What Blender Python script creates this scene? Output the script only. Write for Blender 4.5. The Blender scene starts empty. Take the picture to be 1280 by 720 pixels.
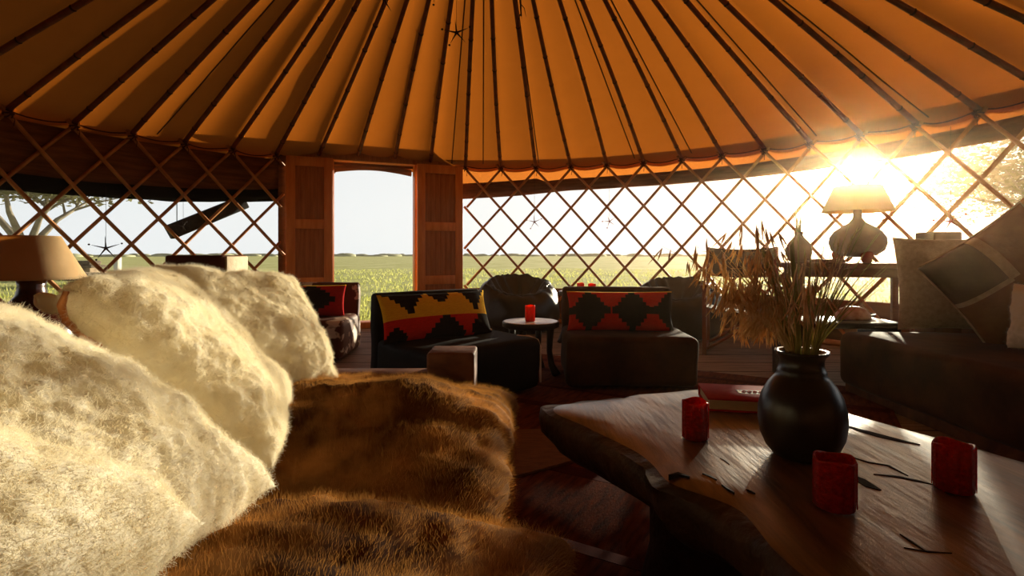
import bpy, bmesh, math, random
from mathutils import Vector, Matrix, noise
R_ = math.radians
PI = math.pi
random.seed(7)
SC = bpy.context.scene
COL = SC.collection

# ------------------------------------------------------------------ camera, world, sun, exposure
cam_d = bpy.data.cameras.new('camera')
cam = bpy.data.objects.new('camera', cam_d)
COL.objects.link(cam)
cam.location = (0, 0, 0.90)
cam.rotation_euler = (R_(90), 0, 0)
cam_d.sensor_width = 36.0
cam_d.lens = 36.0 * 660.0 / 1280.0
cam_d.shift_y = -42.0 / 1280.0
cam_d.clip_start = 0.02
cam_d.clip_end = 2000
SC.camera = cam
SC.view_settings.view_transform = 'Standard'
SC.view_settings.look = 'None'
SC.view_settings.gamma = 1.0
SC.view_settings.use_curve_mapping = False
SC.view_settings.exposure = 0.12
SC.cycles.use_denoising = True
SC.cycles.max_bounces = 10
SC.cycles.diffuse_bounces = 5
SC.cycles.transparent_max_bounces = 12

SUN_DIR = Vector((0.6515, 1.0, 0.150)).normalized()
sun_d = bpy.data.lights.new('sun', 'SUN')
sun_d.energy = 10.0
sun_d.angle = R_(0.8)
sun_d.color = (1.0, 0.84, 0.58)
sun = bpy.data.objects.new('sun', sun_d)
COL.objects.link(sun)
sun.rotation_euler = SUN_DIR.to_track_quat('Z', 'Y').to_euler()

world = bpy.data.worlds.new('sky')
SC.world = world
world.use_nodes = True
wn, wl = world.node_tree.nodes, world.node_tree.links
wn.clear()
w_tc = wn.new('ShaderNodeTexCoord')
w_dot = wn.new('ShaderNodeVectorMath'); w_dot.operation = 'DOT_PRODUCT'
wl.new(w_tc.outputs['Generated'], w_dot.inputs[0]); w_dot.inputs[1].default_value = SUN_DIR
w_cl = wn.new('ShaderNodeMath'); w_cl.operation = 'MINIMUM'; w_cl.inputs[1].default_value = 1.0
wl.new(w_dot.outputs['Value'], w_cl.inputs[0])
w_ac = wn.new('ShaderNodeMath'); w_ac.operation = 'ARCCOSINE'
wl.new(w_cl.outputs[0], w_ac.inputs[0])
def w_exp(amp, width):
    a = wn.new('ShaderNodeMath'); a.operation = 'MULTIPLY'; a.inputs[1].default_value = -1.0 / R_(width)
    wl.new(w_ac.outputs[0], a.inputs[0])
    b = wn.new('ShaderNodeMath'); b.operation = 'EXPONENT'; wl.new(a.outputs[0], b.inputs[0])
    c = wn.new('ShaderNodeMath'); c.operation = 'MULTIPLY'; c.inputs[1].default_value = amp
    wl.new(b.outputs[0], c.inputs[0])
    return c
g1 = w_exp(0.6, 18); g2 = w_exp(45, 2.2)
w_ad = wn.new('ShaderNodeMath'); w_ad.operation = 'ADD'
wl.new(g1.outputs[0], w_ad.inputs[0]); wl.new(g2.outputs[0], w_ad.inputs[1])
w_sep = wn.new('ShaderNodeSeparateXYZ'); wl.new(w_tc.outputs['Generated'], w_sep.inputs[0])
w_rmp = wn.new('ShaderNodeValToRGB')
wl.new(w_sep.outputs['Z'], w_rmp.inputs[0])
cr = w_rmp.color_ramp
cr.elements[0].position = 0.0; cr.elements[0].color = (0.86, 0.86, 0.83, 1)
cr.elements[1].position = 1.0; cr.elements[1].color = (0.03, 0.04, 0.05, 1)
e = cr.elements.new(0.2); e.color = (0.78, 0.80, 0.80, 1)
e = cr.elements.new(0.3); e.color = (0.30, 0.32, 0.34, 1)
e = cr.elements.new(0.5); e.color = (0.08, 0.09, 0.10, 1)
w_gc = wn.new('ShaderNodeVectorMath'); w_gc.operation = 'SCALE'
w_gc.inputs[0].default_value = (1.0, 0.86, 0.62)
wl.new(w_ad.outputs[0], w_gc.inputs['Scale'])
w_sum = wn.new('ShaderNodeVectorMath'); w_sum.operation = 'ADD'
wl.new(w_rmp.outputs[0], w_sum.inputs[0]); wl.new(w_gc.outputs[0], w_sum.inputs[1])
w_bg = wn.new('ShaderNodeBackground'); w_bg.inputs['Strength'].default_value = 1.0
wl.new(w_sum.outputs[0], w_bg.inputs['Color'])
w_out = wn.new('ShaderNodeOutputWorld'); wl.new(w_bg.outputs[0], w_out.inputs['Surface'])

# ------------------------------------------------------------------ helpers: tags, mesh collector, materials
CX, CY, RW = -0.15, 2.85, 4.10       # centre and radius of the round tent
ZT = 2.05                            # top of the lattice wall
NP = 56
DPH = 2 * PI / NP
LH = 0.515                           # height of one lattice diamond

def tag(o, label=None, cat=None, group=None, kind=None):
    if label: o['label'] = label
    if cat: o['category'] = cat
    if group: o['group'] = group
    if kind: o['kind'] = kind
    return o

def empty(name, loc=(0, 0, 0), rz=0.0, label=None, cat=None, group=None):
    o = bpy.data.objects.new(name, None)
    COL.objects.link(o)
    o.location = loc
    o.rotation_euler = (0, 0, rz)
    o.empty_display_size = 0.1
    return tag(o, label, cat, group)

class MB:
    """collects shapes and links them as ONE mesh object"""
    def __init__(self):
        self.v, self.f, self.m, self.s = [], [], [], []
        self.mi = 0
    def add(self, verts, faces, smooth=True, mi=None):
        b = len(self.v)
        self.v += [tuple(p) for p in verts]
        for f in faces:
            self.f.append(tuple(i + b for i in f))
            self.m.append(self.mi if mi is None else mi)
            self.s.append(smooth)
        return self
    def box(self, lo, hi, bev=0.0, seg=2, M=None, smooth=None, cuts=0, fn=None):
        bm = bmesh.new()
        bmesh.ops.create_cube(bm, size=1)
        for v in bm.verts:
            v.co = Vector([(lo[i] + hi[i]) / 2 + v.co[i] * (hi[i] - lo[i]) for i in range(3)])
        if bev > 0:
            bmesh.ops.bevel(bm, geom=bm.edges[:], offset=bev, segments=seg, affect='EDGES', profile=0.5)
        if cuts:
            bmesh.ops.subdivide_edges(bm, edges=[e for e in bm.edges if e.calc_length() > bev * 1.5 + 0.03], cuts=cuts, use_grid_fill=True)
        bm.verts.index_update()
        vs = [v.co.copy() for v in bm.verts]
        if fn: vs = [fn(p) for p in vs]
        if M is not None: vs = [M @ p for p in vs]
        fs = [[v.index for v in f.verts] for f in bm.faces]
        bm.free()
        return self.add(vs, fs, bev > 0 if smooth is None else smooth)
    def tube(self, pts, rad, n=8, caps=True, smooth=True, flat=1.0):
        pts = [Vector(p) for p in pts]
        rs = rad if isinstance(rad, (list, tuple)) else [rad] * len(pts)
        vs, fs = [], []
        up = Vector((0, 0, 1))
        t0 = (pts[1] - pts[0]).normalized()
        if abs(t0.dot(up)) > 0.95: up = Vector((1, 0, 0))
        x = t0.cross(up).normalized()
        for i, p in enumerate(pts):
            t = (pts[min(i + 1, len(pts) - 1)] - pts[max(i - 1, 0)])
            t = t.normalized() if t.length > 1e-9 else t0
            x = (x - t * x.dot(t))
            x = x.normalized() if x.length > 1e-6 else t.orthogonal().normalized()
            y = t.cross(x)
            for k in range(n):
                a = 2 * PI * k / n
                vs.append(p + (x * math.cos(a) + y * math.sin(a) * flat) * rs[i])
        for i in range(len(pts) - 1):
            for k in range(n):
                fs.append((i * n + k, i * n + (k + 1) % n, (i + 1) * n + (k + 1) % n, (i + 1) * n + k))
        if caps:
            fs.append(tuple(reversed(range(n))))
            fs.append(tuple(range((len(pts) - 1) * n, len(pts) * n)))
        return self.add(vs, fs, smooth)
    def lathe(self, prof, n=32, c=(0, 0, 0), fn=None, close=True):
        vs, fs = [], []
        for (r, z) in prof:
            for k in range(n):
                a = 2 * PI * k / n
                p = Vector((r * math.cos(a), r * math.sin(a), z))
                if fn: p = fn(p, a)
                vs.append(p + Vector(c))
        for i in range(len(prof) - 1):
            for k in range(n):
                fs.append((i * n + k, i * n + (k + 1) % n, (i + 1) * n + (k + 1) % n, (i + 1) * n + k))
        if close:
            fs.append(tuple(reversed(range(n))))
            fs.append(tuple(range((len(prof) - 1) * n, len(prof) * n)))
        return self.add(vs, fs, True)
    def prism(self, poly, z0, z1, M=None):
        n = len(poly)
        vs = [Vector((p[0], p[1], z0)) for p in poly] + [Vector((p[0], p[1], z1)) for p in poly]
        if M is not None: vs = [M @ p for p in vs]
        fs = [tuple(reversed(range(n))), tuple(range(n, 2 * n))] + [(i, (i + 1) % n, n + (i + 1) % n, n + i) for i in range(n)]
        return self.add(vs, fs, False)
    def build(self, name, mats, parent=None):
        me = bpy.data.meshes.new(name)
        me.from_pydata(self.v, [], self.f)
        if not isinstance(mats, (list, tuple)): mats = [mats]
        for m in mats: me.materials.append(m)
        me.polygons.foreach_set('use_smooth', self.s)
        me.polygons.foreach_set('material_index', self.m)
        me.update()
        o = bpy.data.objects.new(name, me)
        COL.objects.link(o)
        if parent is not None: o.parent = parent
        return o

def copy_tree(o, parent=None):
    c = o.copy(); COL.objects.link(c)
    if parent is not None: c.parent = parent
    for ch in list(o.children): copy_tree(ch, c)
    return c

def new_mat(name):
    m = bpy.data.materials.new(name); m.use_nodes = True
    nt = m.node_tree
    b = nt.nodes['Principled BSDF']
    return m, nt, b

def lin(c):
    """sRGB 0-255 to linear"""
    return tuple(((v / 255) / 12.92 if v / 255 <= 0.04045 else ((v / 255 + 0.055) / 1.055) ** 2.4) for v in c) + (1.0,)

def pm(name, c1, c2, scale=8.0, stretch=(1, 1, 1), rough=0.7, spec=0.3, bump=0.0, bscale=None, detail=6, lo=0.35, hi=0.65,
       coat=0.0, transl=0.0, tcol=None, sheen=0.0, rot=(0, 0, 0), metallic=0.0, kind='noise', dist=0.0):
    m, nt, b = new_mat(name)
    N, L = nt.nodes, nt.links
    tc = N.new('ShaderNodeTexCoord'); mp = N.new('ShaderNodeMapping')
    mp.inputs['Scale'].default_value = stretch; mp.inputs['Rotation'].default_value = rot
    L.new(tc.outputs['Object'], mp.inputs['Vector'])
    if kind == 'wave':
        t = N.new('ShaderNodeTexWave'); t.inputs['Scale'].default_value = scale
        t.inputs['Distortion'].default_value = dist; t.inputs['Detail'].default_value = detail
    else:
        t = N.new('ShaderNodeTexNoise'); t.inputs['Scale'].default_value = scale; t.inputs['Detail'].default_value = detail
        t.inputs['Roughness'].default_value = 0.6
        t.inputs['Distortion'].default_value = dist
    L.new(mp.outputs[0], t.inputs['Vector'])
    fac = t.outputs[0]
    r = N.new('ShaderNodeValToRGB'); L.new(fac, r.inputs[0])
    r.color_ramp.elements[0].position = lo; r.color_ramp.elements[0].color = lin(c1)
    r.color_ramp.elements[1].position = hi; r.color_ramp.elements[1].color = lin(c2)
    L.new(r.outputs[0], b.inputs['Base Color'])
    b.inputs['Roughness'].default_value = rough
    b.inputs['Specular IOR Level'].default_value = spec
    b.inputs['Coat Weight'].default_value = coat
    b.inputs['Coat Roughness'].default_value = 0.25
    b.inputs['Sheen Weight'].default_value = sheen
    b.inputs['Metallic'].default_value = metallic
    if bump:
        bt = N.new('ShaderNodeTexNoise'); bt.inputs['Scale'].default_value = bscale or scale * 3; bt.inputs['Detail'].default_value = 8
        L.new(mp.outputs[0], bt.inputs['Vector'])
        bp = N.new('ShaderNodeBump'); bp.inputs['Strength'].default_value = bump; bp.inputs['Distance'].default_value = 0.02
        L.new(bt.outputs[0], bp.inputs['Height']); L.new(bp.outputs[0], b.inputs['Normal'])
    if transl:
        tr = N.new('ShaderNodeBsdfTranslucent')
        if tcol: tr.inputs['Color'].default_value = lin(tcol)
        else: L.new(r.outputs[0], tr.inputs['Color'])
        mx = N.new('ShaderNodeMixShader'); mx.inputs[0].default_value = transl
        out = N['Material Output'] if 'Material Output' in N else N.new('ShaderNodeOutputMaterial')
        L.new(b.outputs[0], mx.inputs[1]); L.new(tr.outputs[0], mx.inputs[2]); L.new(mx.outputs[0], out.inputs['Surface'])
    return m

M = {}
M['slat'] = pm('lattice wood', (160, 98, 46), (204, 144, 80), 6, rough=0.55, bump=0.15)
M['pole'] = pm('roof pole wood', (92, 40, 20), (136, 66, 34), 7, rough=0.6, bump=0.2)
M['knot'] = pm('pole knots', (48, 20, 10), (66, 30, 16), 7, rough=0.7)
M['canvas'] = pm('roof canvas', (150, 88, 38), (160, 96, 44), 3.0, rough=0.9, spec=0.1, bump=0.12, bscale=9, transl=0.30, tcol=(214, 118, 36))
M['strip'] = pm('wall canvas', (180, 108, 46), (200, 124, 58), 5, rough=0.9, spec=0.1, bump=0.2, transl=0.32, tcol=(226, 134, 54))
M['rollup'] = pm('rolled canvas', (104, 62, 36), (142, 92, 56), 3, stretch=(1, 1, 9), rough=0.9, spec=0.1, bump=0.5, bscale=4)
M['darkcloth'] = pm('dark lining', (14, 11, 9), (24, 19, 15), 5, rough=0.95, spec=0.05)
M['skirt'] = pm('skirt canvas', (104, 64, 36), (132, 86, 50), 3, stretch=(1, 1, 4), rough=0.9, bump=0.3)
M['seam'] = pm('canvas seam', (88, 52, 24), (100, 62, 30), 10, rough=0.9)
M['rope'] = pm('rope', (60, 30, 16), (96, 54, 28), 60, rough=0.9, bump=0.4)
M['door'] = pm('door wood', (214, 128, 52), (236, 158, 78), 5, stretch=(4, 4, .5), rough=0.42, spec=0.4, bump=0.08)
M['doorpanel'] = pm('door panel wood', (164, 98, 46), (190, 124, 66), 12, stretch=(3, 3, .3), rough=0.55, bump=0.15)
M['deck'] = pm('deck boards', (112, 96, 84), (160, 142, 124), 6, stretch=(.5, 6, 4), rough=0.7, bump=0.35)
M['gap'] = pm('deck gap', (34, 26, 20), (48, 38, 30), 5, rough=0.9)
M['rug'] = pm('kilim rug', (64, 26, 12), (112, 54, 24), 7, stretch=(6, 1, 1), rough=0.95, spec=0.05, bump=0.12, bscale=60)
M['rugline'] = pm('rug stripe', (58, 13, 8), (76, 20, 11), 20, rough=0.95, spec=0.05)
M['mat'] = pm('woven mat', (104, 66, 34), (134, 90, 48), 14, stretch=(1, 8, 1), rough=0.9, bump=0.3)
M['fleece'] = pm('sheepskin', (248, 238, 210), (254, 249, 232), 14, rough=0.9, spec=0.1, sheen=0.3, transl=0.3, tcol=(255, 244, 214))
M['fleecehide'] = pm('hide edge', (176, 106, 58), (206, 138, 82), 20, rough=0.9)
M['brownfur'] = pm('brown fur', (46, 26, 11), (206, 146, 78), 5, rough=0.85, spec=0.06, sheen=0.0, transl=0.32, tcol=(222, 152, 74), lo=.42, hi=.72)
M['beam'] = pm('sofa beam', (70, 36, 20), (112, 64, 36), 5, stretch=(1, 1, 1), rough=0.6, spec=0.15, bump=0.3, dist=1.2)
M['sunlitbeam'] = pm('sunlit beam side', (190, 168, 132), (214, 194, 158), 16, rough=0.7, bump=0.2)  # paler beam wood, sunlight painted into its colour
M['brownhide'] = pm('brown hide', (40, 23, 13), (96, 60, 34), 3, rough=0.8, spec=0.08, sheen=0.05, lo=.35, hi=.75, bump=0.08, bscale=90)
M['blackhide'] = pm('black hide', (12, 9, 8), (24, 18, 15), 5, rough=0.7, spec=0.1)
M['whitehide'] = pm('white hide', (206, 192, 172), (228, 216, 198), 9, rough=0.7)
M['pinthide'] = pm('brown and white hide', (84, 42, 20), (206, 188, 164), 5.0, rough=0.6, lo=.53, hi=.56, detail=3)
M['red'] = pm('kilim red', (206, 30, 16), (226, 44, 24), 40, stretch=(1, 1, 5), rough=0.95, spec=0.05, bump=0.25, bscale=120)
M['crimson'] = pm('kilim crimson', (160, 18, 18), (190, 30, 26), 40, stretch=(1, 1, 5), rough=0.95, spec=0.05, bump=0.25, bscale=120)
M['black'] = pm('kilim black', (24, 15, 12), (42, 28, 22), 40, stretch=(1, 1, 5), rough=0.95, spec=0.05, bump=0.25, bscale=120)
M['yellow'] = pm('kilim yellow', (238, 178, 24), (252, 200, 48), 40, stretch=(1, 1, 5), rough=0.95, spec=0.05, bump=0.25, bscale=120)
M['leather'] = pm('bean bag leather', (18, 12, 9), (30, 20, 15), 6, rough=0.33, spec=0.5, bump=0.15, bscale=70)
M['darkwood'] = pm('dark carved wood', (20, 12, 8), (42, 26, 16), 6, rough=0.4, spec=0.4, bump=0.2)
M['paletop'] = pm('pale worn table top', (196, 182, 164), (232, 220, 204), 14, rough=0.25, spec=0.8, bump=0.1)
M['slab'] = pm('table slab', (66, 43, 26), (134, 96, 62), 4.5, stretch=(5, .8, 3), rough=0.31, spec=0.8, bump=0.14, bscale=7, dist=0.8, rot=(0, 0, R_(-12)))
M['bark'] = pm('live edge', (36, 21, 12), (74, 47, 28), 9, rough=0.55, bump=0.8, bscale=16)
M['crack'] = pm('wood crack', (16, 9, 6), (26, 15, 10), 20, rough=0.9)
M['glaze'] = pm('vase glaze', (20, 16, 13), (42, 34, 27), 3, rough=0.30, spec=0.5, bump=0.06, bscale=14)
M['cup'] = pm('red beaded glass', (120, 6, 8), (214, 24, 20), 110, rough=0.22, spec=0.6, bump=0.8, bscale=150, transl=0.4, tcol=(255, 34, 22))
M['cupfar'] = pm('orange red glass', (214, 44, 20), (236, 66, 28), 60, rough=0.25, spec=0.6, transl=0.55, tcol=(255, 84, 34))
M['book'] = pm('red book cloth', (150, 16, 16), (168, 24, 22), 50, rough=0.8, spec=0.08)
M['pages'] = pm('book pages', (164, 134, 104), (188, 158, 124), 40, stretch=(1, 1, 60), rough=0.9)
M['dry'] = pm('dry grass', (224, 192, 128), (246, 224, 170), 20, rough=0.6, spec=0.4, transl=0.4)
M['seed'] = pm('dry seed heads', (206, 150, 86), (248, 220, 164), 30, rough=0.6, spec=0.4, transl=0.4)
M['green'] = pm('green stems', (140, 140, 70), (196, 186, 110), 20, rough=0.6, transl=0.45)
M['shade'] = pm('lampshade parchment', (214, 182, 132), (226, 196, 148), 8, rough=0.9, bump=0.05, transl=0.4, tcol=(226, 180, 116))
M['lampbase'] = pm('lamp base dark glaze', (46, 18, 12), (74, 32, 20), 5, rough=0.25, spec=0.5)
M['gourd'] = pm('gourd lamp base', (112, 70, 42), (148, 100, 62), 6, rough=0.5, bump=0.2)
M['terra'] = pm('terracotta', (168, 76, 42), (192, 98, 58), 12, rough=0.8)
M['consolewood'] = pm('console wood', (116, 78, 48), (158, 114, 74), 6, stretch=(1, 5, 5), rough=0.45, bump=0.2)
M['chairwood'] = pm('chair wood', (120, 52, 24), (150, 74, 36), 8, rough=0.4)
M['chaircanvas'] = pm('chair canvas', (62, 48, 30), (84, 66, 42), 20, rough=0.9, transl=0.12)
M['linen'] = pm('linen', (168, 148, 118), (192, 172, 140), 40, rough=0.95, bump=0.3, bscale=120, transl=0.12)
M['patch'] = pm('olive brown felt', (126, 80, 44), (150, 100, 58), 9, rough=0.95, bump=0.2)
M['patchdark'] = pm('dark felt', (84, 54, 32), (104, 70, 44), 9, rough=0.95, bump=0.2)
M['piping'] = pm('pale piping', (178, 152, 116), (200, 176, 140), 30, rough=0.9)
M['shell'] = pm('shell', (196, 150, 124), (238, 214, 194), 12, rough=0.4, lo=.4, hi=.6)
M['wire'] = pm('dark wire', (40, 24, 18), (58, 34, 26), 20, rough=0.6)
M['redwire'] = pm('red beadwork', (170, 62, 44), (196, 86, 64), 30, rough=0.6)
M['log'] = pm('charred log', (20, 12, 8), (44, 28, 18), 6, stretch=(1, 6, 6), rough=0.8, bump=0.5)
M['hazedbark'] = pm('hazed acacia bark', (112, 104, 92), (150, 140, 124), 3, rough=0.9, bump=0.3)  # bark lightened, air haze painted into its colour
M['leaf'] = pm('acacia leaves', (96, 100, 66), (136, 134, 92), 1.5, rough=0.8, transl=0.45)
M['stone'] = pm('field stone', (112, 92, 74), (170, 146, 118), 3, rough=0.9, bump=0.5)
M['white'] = pm('whitewash', (226, 220, 208), (238, 234, 224), 5, rough=0.8)
M['thatch'] = pm('thatch', (70, 60, 50), (110, 96, 80), 8, rough=0.95, bump=0.5)
M['bush'] = pm('hazed far bushes', (168, 170, 132), (192, 192, 156), .2, rough=0.9)  # pale tint stands in for white haze at the horizon

def ground_mat():
    m, nt, b = new_mat('savanna ground')
    N, L = nt.nodes, nt.links
    tc = N.new('ShaderNodeTexCoord')
    def nz(s, d=8, st=(1, 1, 1)):
        mp = N.new('ShaderNodeMapping'); mp.inputs['Scale'].default_value = st
        L.new(tc.outputs['Object'], mp.inputs[0])
        t = N.new('ShaderNodeTexNoise'); t.inputs['Scale'].default_value = s; t.inputs['Detail'].default_value = d
        L.new(mp.outputs[0], t.inputs[0]); return t
    a = nz(.35, 10, (1, .5, 1)); c = nz(2.2, 8)
    mx = N.new('ShaderNodeMath'); mx.operation = 'MULTIPLY_ADD'; mx.inputs[1].default_value = .5
    L.new(c.outputs[0], mx.inputs[0])
    h = N.new('ShaderNodeMath'); h.operation = 'MULTIPLY'; h.inputs[1].default_value = .5
    L.new(a.outputs[0], h.inputs[0]); L.new(h.outputs[0], mx.inputs[2])
    r = N.new('ShaderNodeValToRGB'); L.new(mx.outputs[0], r.inputs[0])
    r.color_ramp.elements[0].position = .38; r.color_ramp.elements[0].color = lin((196, 198, 108))
    r.color_ramp.elements[1].position = .62; r.color_ramp.elements[1].color = lin((236, 234, 164))
    L.new(r.outputs[0], b.inputs['Base Color'])
    b.inputs['Roughness'].default_value = .95; b.inputs['Specular IOR Level'].default_value = .1
    bp = N.new('ShaderNodeBump'); bp.inputs['Strength'].default_value = .6; bp.inputs['Distance'].default_value = .08
    L.new(c.outputs[0], bp.inputs['Height']); L.new(bp.outputs[0], b.inputs['Normal'])
    return m
M['ground'] = ground_mat()
M['blade'] = pm('grass blades', (186, 192, 92), (232, 230, 144), .6, rough=0.8, transl=0.45)

def polar(th, r, z):
    return Vector((CX + r * math.sin(th), CY + r * math.cos(th), z))

# ------------------------------------------------------------------ setting: ground, floor, rug
GZ = -0.25
mb = MB(); S = 900
mb.add([(-S, -S, GZ), (S, -S, GZ), (S, S, GZ), (-S, S, GZ)], [(0, 1, 2, 3)], False)
tag(mb.build('ground', M['ground']), kind='structure')

mb = MB()
mb.lathe([(RW + .18, -.24), (RW + .18, 0.0)], 72, (CX, CY, 0))
floor = mb.build('floor', M['deck'])
for p in floor.data.polygons: p.use_smooth = False
tag(floor, kind='structure')
mb = MB()
y = CY - RW + .2
while y < CY + RW:
    hw = math.sqrt(max(0, RW ** 2 - (y - CY) ** 2))
    mb.box((CX - hw, y, -.002), (CX + hw, y + .008, .0015))
    y += .34
mb.build('board_gap', M['gap'], floor)

# ------------------------------------------------------------------ setting: lattice wall, skirt, rolled canvas
DTH = R_(-21.7)
TH_L, TH_R = R_(-37.0), R_(-7.0)       # the wall is broken here by the door
TH_MAX = R_(112)
def roll_bottom(th):
    d = math.degrees(th)
    pts = [(-180, 1.42), (-75, 1.42), (-52, 1.45), (-37, 1.53), (-7, 1.635), (3, 1.68), (12, 1.74), (26, 1.76), (45, 1.77), (75, 1.80), (180, 1.8)]
    for (a, b), (c, e) in zip(pts, pts[1:]):
        if a <= d <= c: return b + (e - b) * (d - a) / (c - a)
    return 1.7

def arc_sheet(mb, t0, t1, rows, step=R_(1.5), smooth=True):
    """rows: functions th -> (r, z)"""
    n = max(2, int((t1 - t0) / step))
    vs, fs = [], []
    for i in range(n + 1):
        th = t0 + (t1 - t0) * i / n
        for fn in rows:
            r, z = fn(th); vs.append(polar(th, r, z))
    k = len(rows)
    for i in range(n):
        for j in range(k - 1):
            fs.append((i * k + j, (i + 1) * k + j, (i + 1) * k + j + 1, i * k + j + 1))
    mb.add(vs, fs, smooth)

def wob(th, s, a): return a * noise.noise(Vector((th * s, s, 3.1)))

def make_wall(name, t0, t1, dark):
    mb = MB()
    arc_sheet(mb, t0, t1, [lambda t: (RW + .06, -.02), lambda t: (RW + .075, .2), lambda t: (RW + .06, .44 + wob(t, 9, .02)), lambda t: (RW + .09, .45 + wob(t, 9, .02)), lambda t: (RW + .10, .0)])
    wall = mb.build(name, M['skirt'])
    tag(wall, kind='structure')
    # rail at the foot
    mb = MB()
    n = int((t1 - t0) / R_(3))
    mb.tube([polar(t0 + (t1 - t0) * i / n, RW - .02, .03) for i in range(n + 1)], .03, 8)
    mb.build('foot_rail', M['slat'], wall)
    # translucent strip of the wall canvas under the eaves
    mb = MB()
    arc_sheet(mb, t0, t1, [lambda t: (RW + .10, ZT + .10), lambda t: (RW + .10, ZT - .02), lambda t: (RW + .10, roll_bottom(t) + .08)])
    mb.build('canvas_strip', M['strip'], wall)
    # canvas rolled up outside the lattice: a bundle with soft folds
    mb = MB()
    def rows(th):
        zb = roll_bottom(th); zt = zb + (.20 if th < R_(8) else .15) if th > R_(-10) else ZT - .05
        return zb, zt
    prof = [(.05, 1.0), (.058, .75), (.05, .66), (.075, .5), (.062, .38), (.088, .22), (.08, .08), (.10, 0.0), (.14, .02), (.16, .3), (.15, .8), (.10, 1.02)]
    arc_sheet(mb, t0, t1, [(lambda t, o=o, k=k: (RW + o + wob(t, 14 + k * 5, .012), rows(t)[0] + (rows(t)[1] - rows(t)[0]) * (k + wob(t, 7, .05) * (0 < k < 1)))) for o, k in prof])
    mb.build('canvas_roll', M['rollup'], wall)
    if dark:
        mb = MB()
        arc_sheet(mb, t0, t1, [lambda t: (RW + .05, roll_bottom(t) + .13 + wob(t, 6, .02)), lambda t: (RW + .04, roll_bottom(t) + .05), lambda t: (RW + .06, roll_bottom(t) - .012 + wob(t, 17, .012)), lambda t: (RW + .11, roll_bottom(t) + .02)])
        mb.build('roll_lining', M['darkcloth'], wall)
    # lattice slats, two layers
    for fam in (0, 1):
        for k in range(-26, 27):
            th0 = k * DPH
            sgn = 1 if fam == 0 else -1
            rr = RW - .002 if fam == 0 else RW + .024
            za, zb = ZT + .03, .02
            pts = []
            nn = 26
            for i in range(nn + 1):
                z = za + (zb - za) * i / nn
                th = th0 + sgn * DPH * (ZT - .03 - z) / LH
                if t0 + R_(.2) <= th <= t1 - R_(.2) and abs(th) < R_(97):
                    pts.append(polar(th, rr + wob(th + k, 5, .006), z + wob(th + k * 3.3, 6, .010)))
            if len(pts) >= 3:
                mb = MB(); mb.tube(pts, .0235, 7, flat=.7)
                mb.build('lattice_slat', M['slat'], wall)
    # rope lashings where slats meet at the top
    for k in range(-15, 16):
        th = k * DPH
        if t0 < th < t1:
            mb = MB()
            c = polar(th, RW - .015, ZT - .03)
            tx = Vector((math.cos(th), -math.sin(th), 0)); nx = Vector((math.sin(th), math.cos(th), 0))
            for q in range(3):
                a0 = q * 1.1
                mb.tube([c + (tx * math.cos(a0) + Vector((0, 0, 1)) * math.sin(a0)) * (.036 * math.cos(a)) + nx * (.034 * math.sin(a)) for a in [2 * PI * i / 12 for i in range(13)]], .006, 5)
            mb.tube([c - nx * .03, c - nx * .045 + Vector((0, 0, -.05)) + tx * .02, c - nx * .035 + Vector((0, 0, -.10)) + tx * .015], .0035, 5)
            mb.build('rope_lashing', M['rope'], wall)
    return wall
wall_left = make_wall('wall_left', -TH_MAX, TH_L, True)
wall_right = make_wall('wall_right', TH_R, TH_MAX, False)
mb = MB()
arc_sheet(mb, TH_MAX, 2 * PI - TH_MAX, [lambda t: (RW + .05, -.02), lambda t: (RW + .05 + wob(t, 12, .02), 1.0), lambda t: (RW + .05, ZT + .1)])
tag(mb.build('wall_rear', M['skirt']), kind='structure')

# ------------------------------------------------------------------ setting: roof canvas, poles, seams
ZA, RC = 3.55, 0.42          # apex height, crown radius
def roof_z(r): return ZT + (ZA - ZT) * (1 - r / RW)
rnd = random.Random(3)
sagk = [rnd.uniform(.65, 1.35) for _ in range(NP)]
skew = [rnd.uniform(-.12, .12) for _ in range(NP)]
NS, NR = 10, 18
vs, fs = [], []
for i in range(NP * NS):
    k, fr = divmod(i, NS); fr /= NS
    th = (k + fr) * DPH
    x = min(1, max(0, fr + skew[k] * 4 * fr * (1 - fr)))
    for j in range(NR + 1):
        r = RC + (RW + .13 - RC) * j / NR
        sag = 4 * x * (1 - x) * .085 * r * DPH * sagk[k] * (1 + .25 * noise.noise(Vector((k * 2.1, r * 1.3, 0))))
        wr = .004 * noise.noise(Vector((th * 20, r * 7, 1.0))) * (4 * x * (1 - x))
        vs.append(polar(th, r, roof_z(r) + .032 - sag + wr))
n = NP * NS
for i in range(n):
    for j in range(NR):
        a, b = i * (NR + 1) + j, ((i + 1) % n) * (NR + 1) + j
        fs.append((a, a + 1, b + 1, b))
mb = MB(); mb.add(vs, fs, True)
ceiling = mb.build('ceiling', M['canvas'])
tag(ceiling, kind='structure')
mb = MB()       # hem rope along the scalloped lower edge
pts = []
for i in range(-16 * NS, 17 * NS):
    v = Vector(vs[(i % n) * (NR + 1) + NR]); d = Vector((v.x - CX, v.y - CY, 0)).normalized()
    pts.append(v - d * .10 - Vector((0, 0, -.03)))
mb.tube(pts, .006, 5); mb.build('hem_rope', M['rope'], ceiling)
mb = MB(); mb.lathe([(RC + .03, ZA - .20), (RC + .06, ZA - .06), (RC, ZA - .02), (.3, ZA + .12), (.05, ZA + .2)], 40, (CX, CY, 0), close=True)
mb.build('crown_cap', M['pole'], ceiling)
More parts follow.
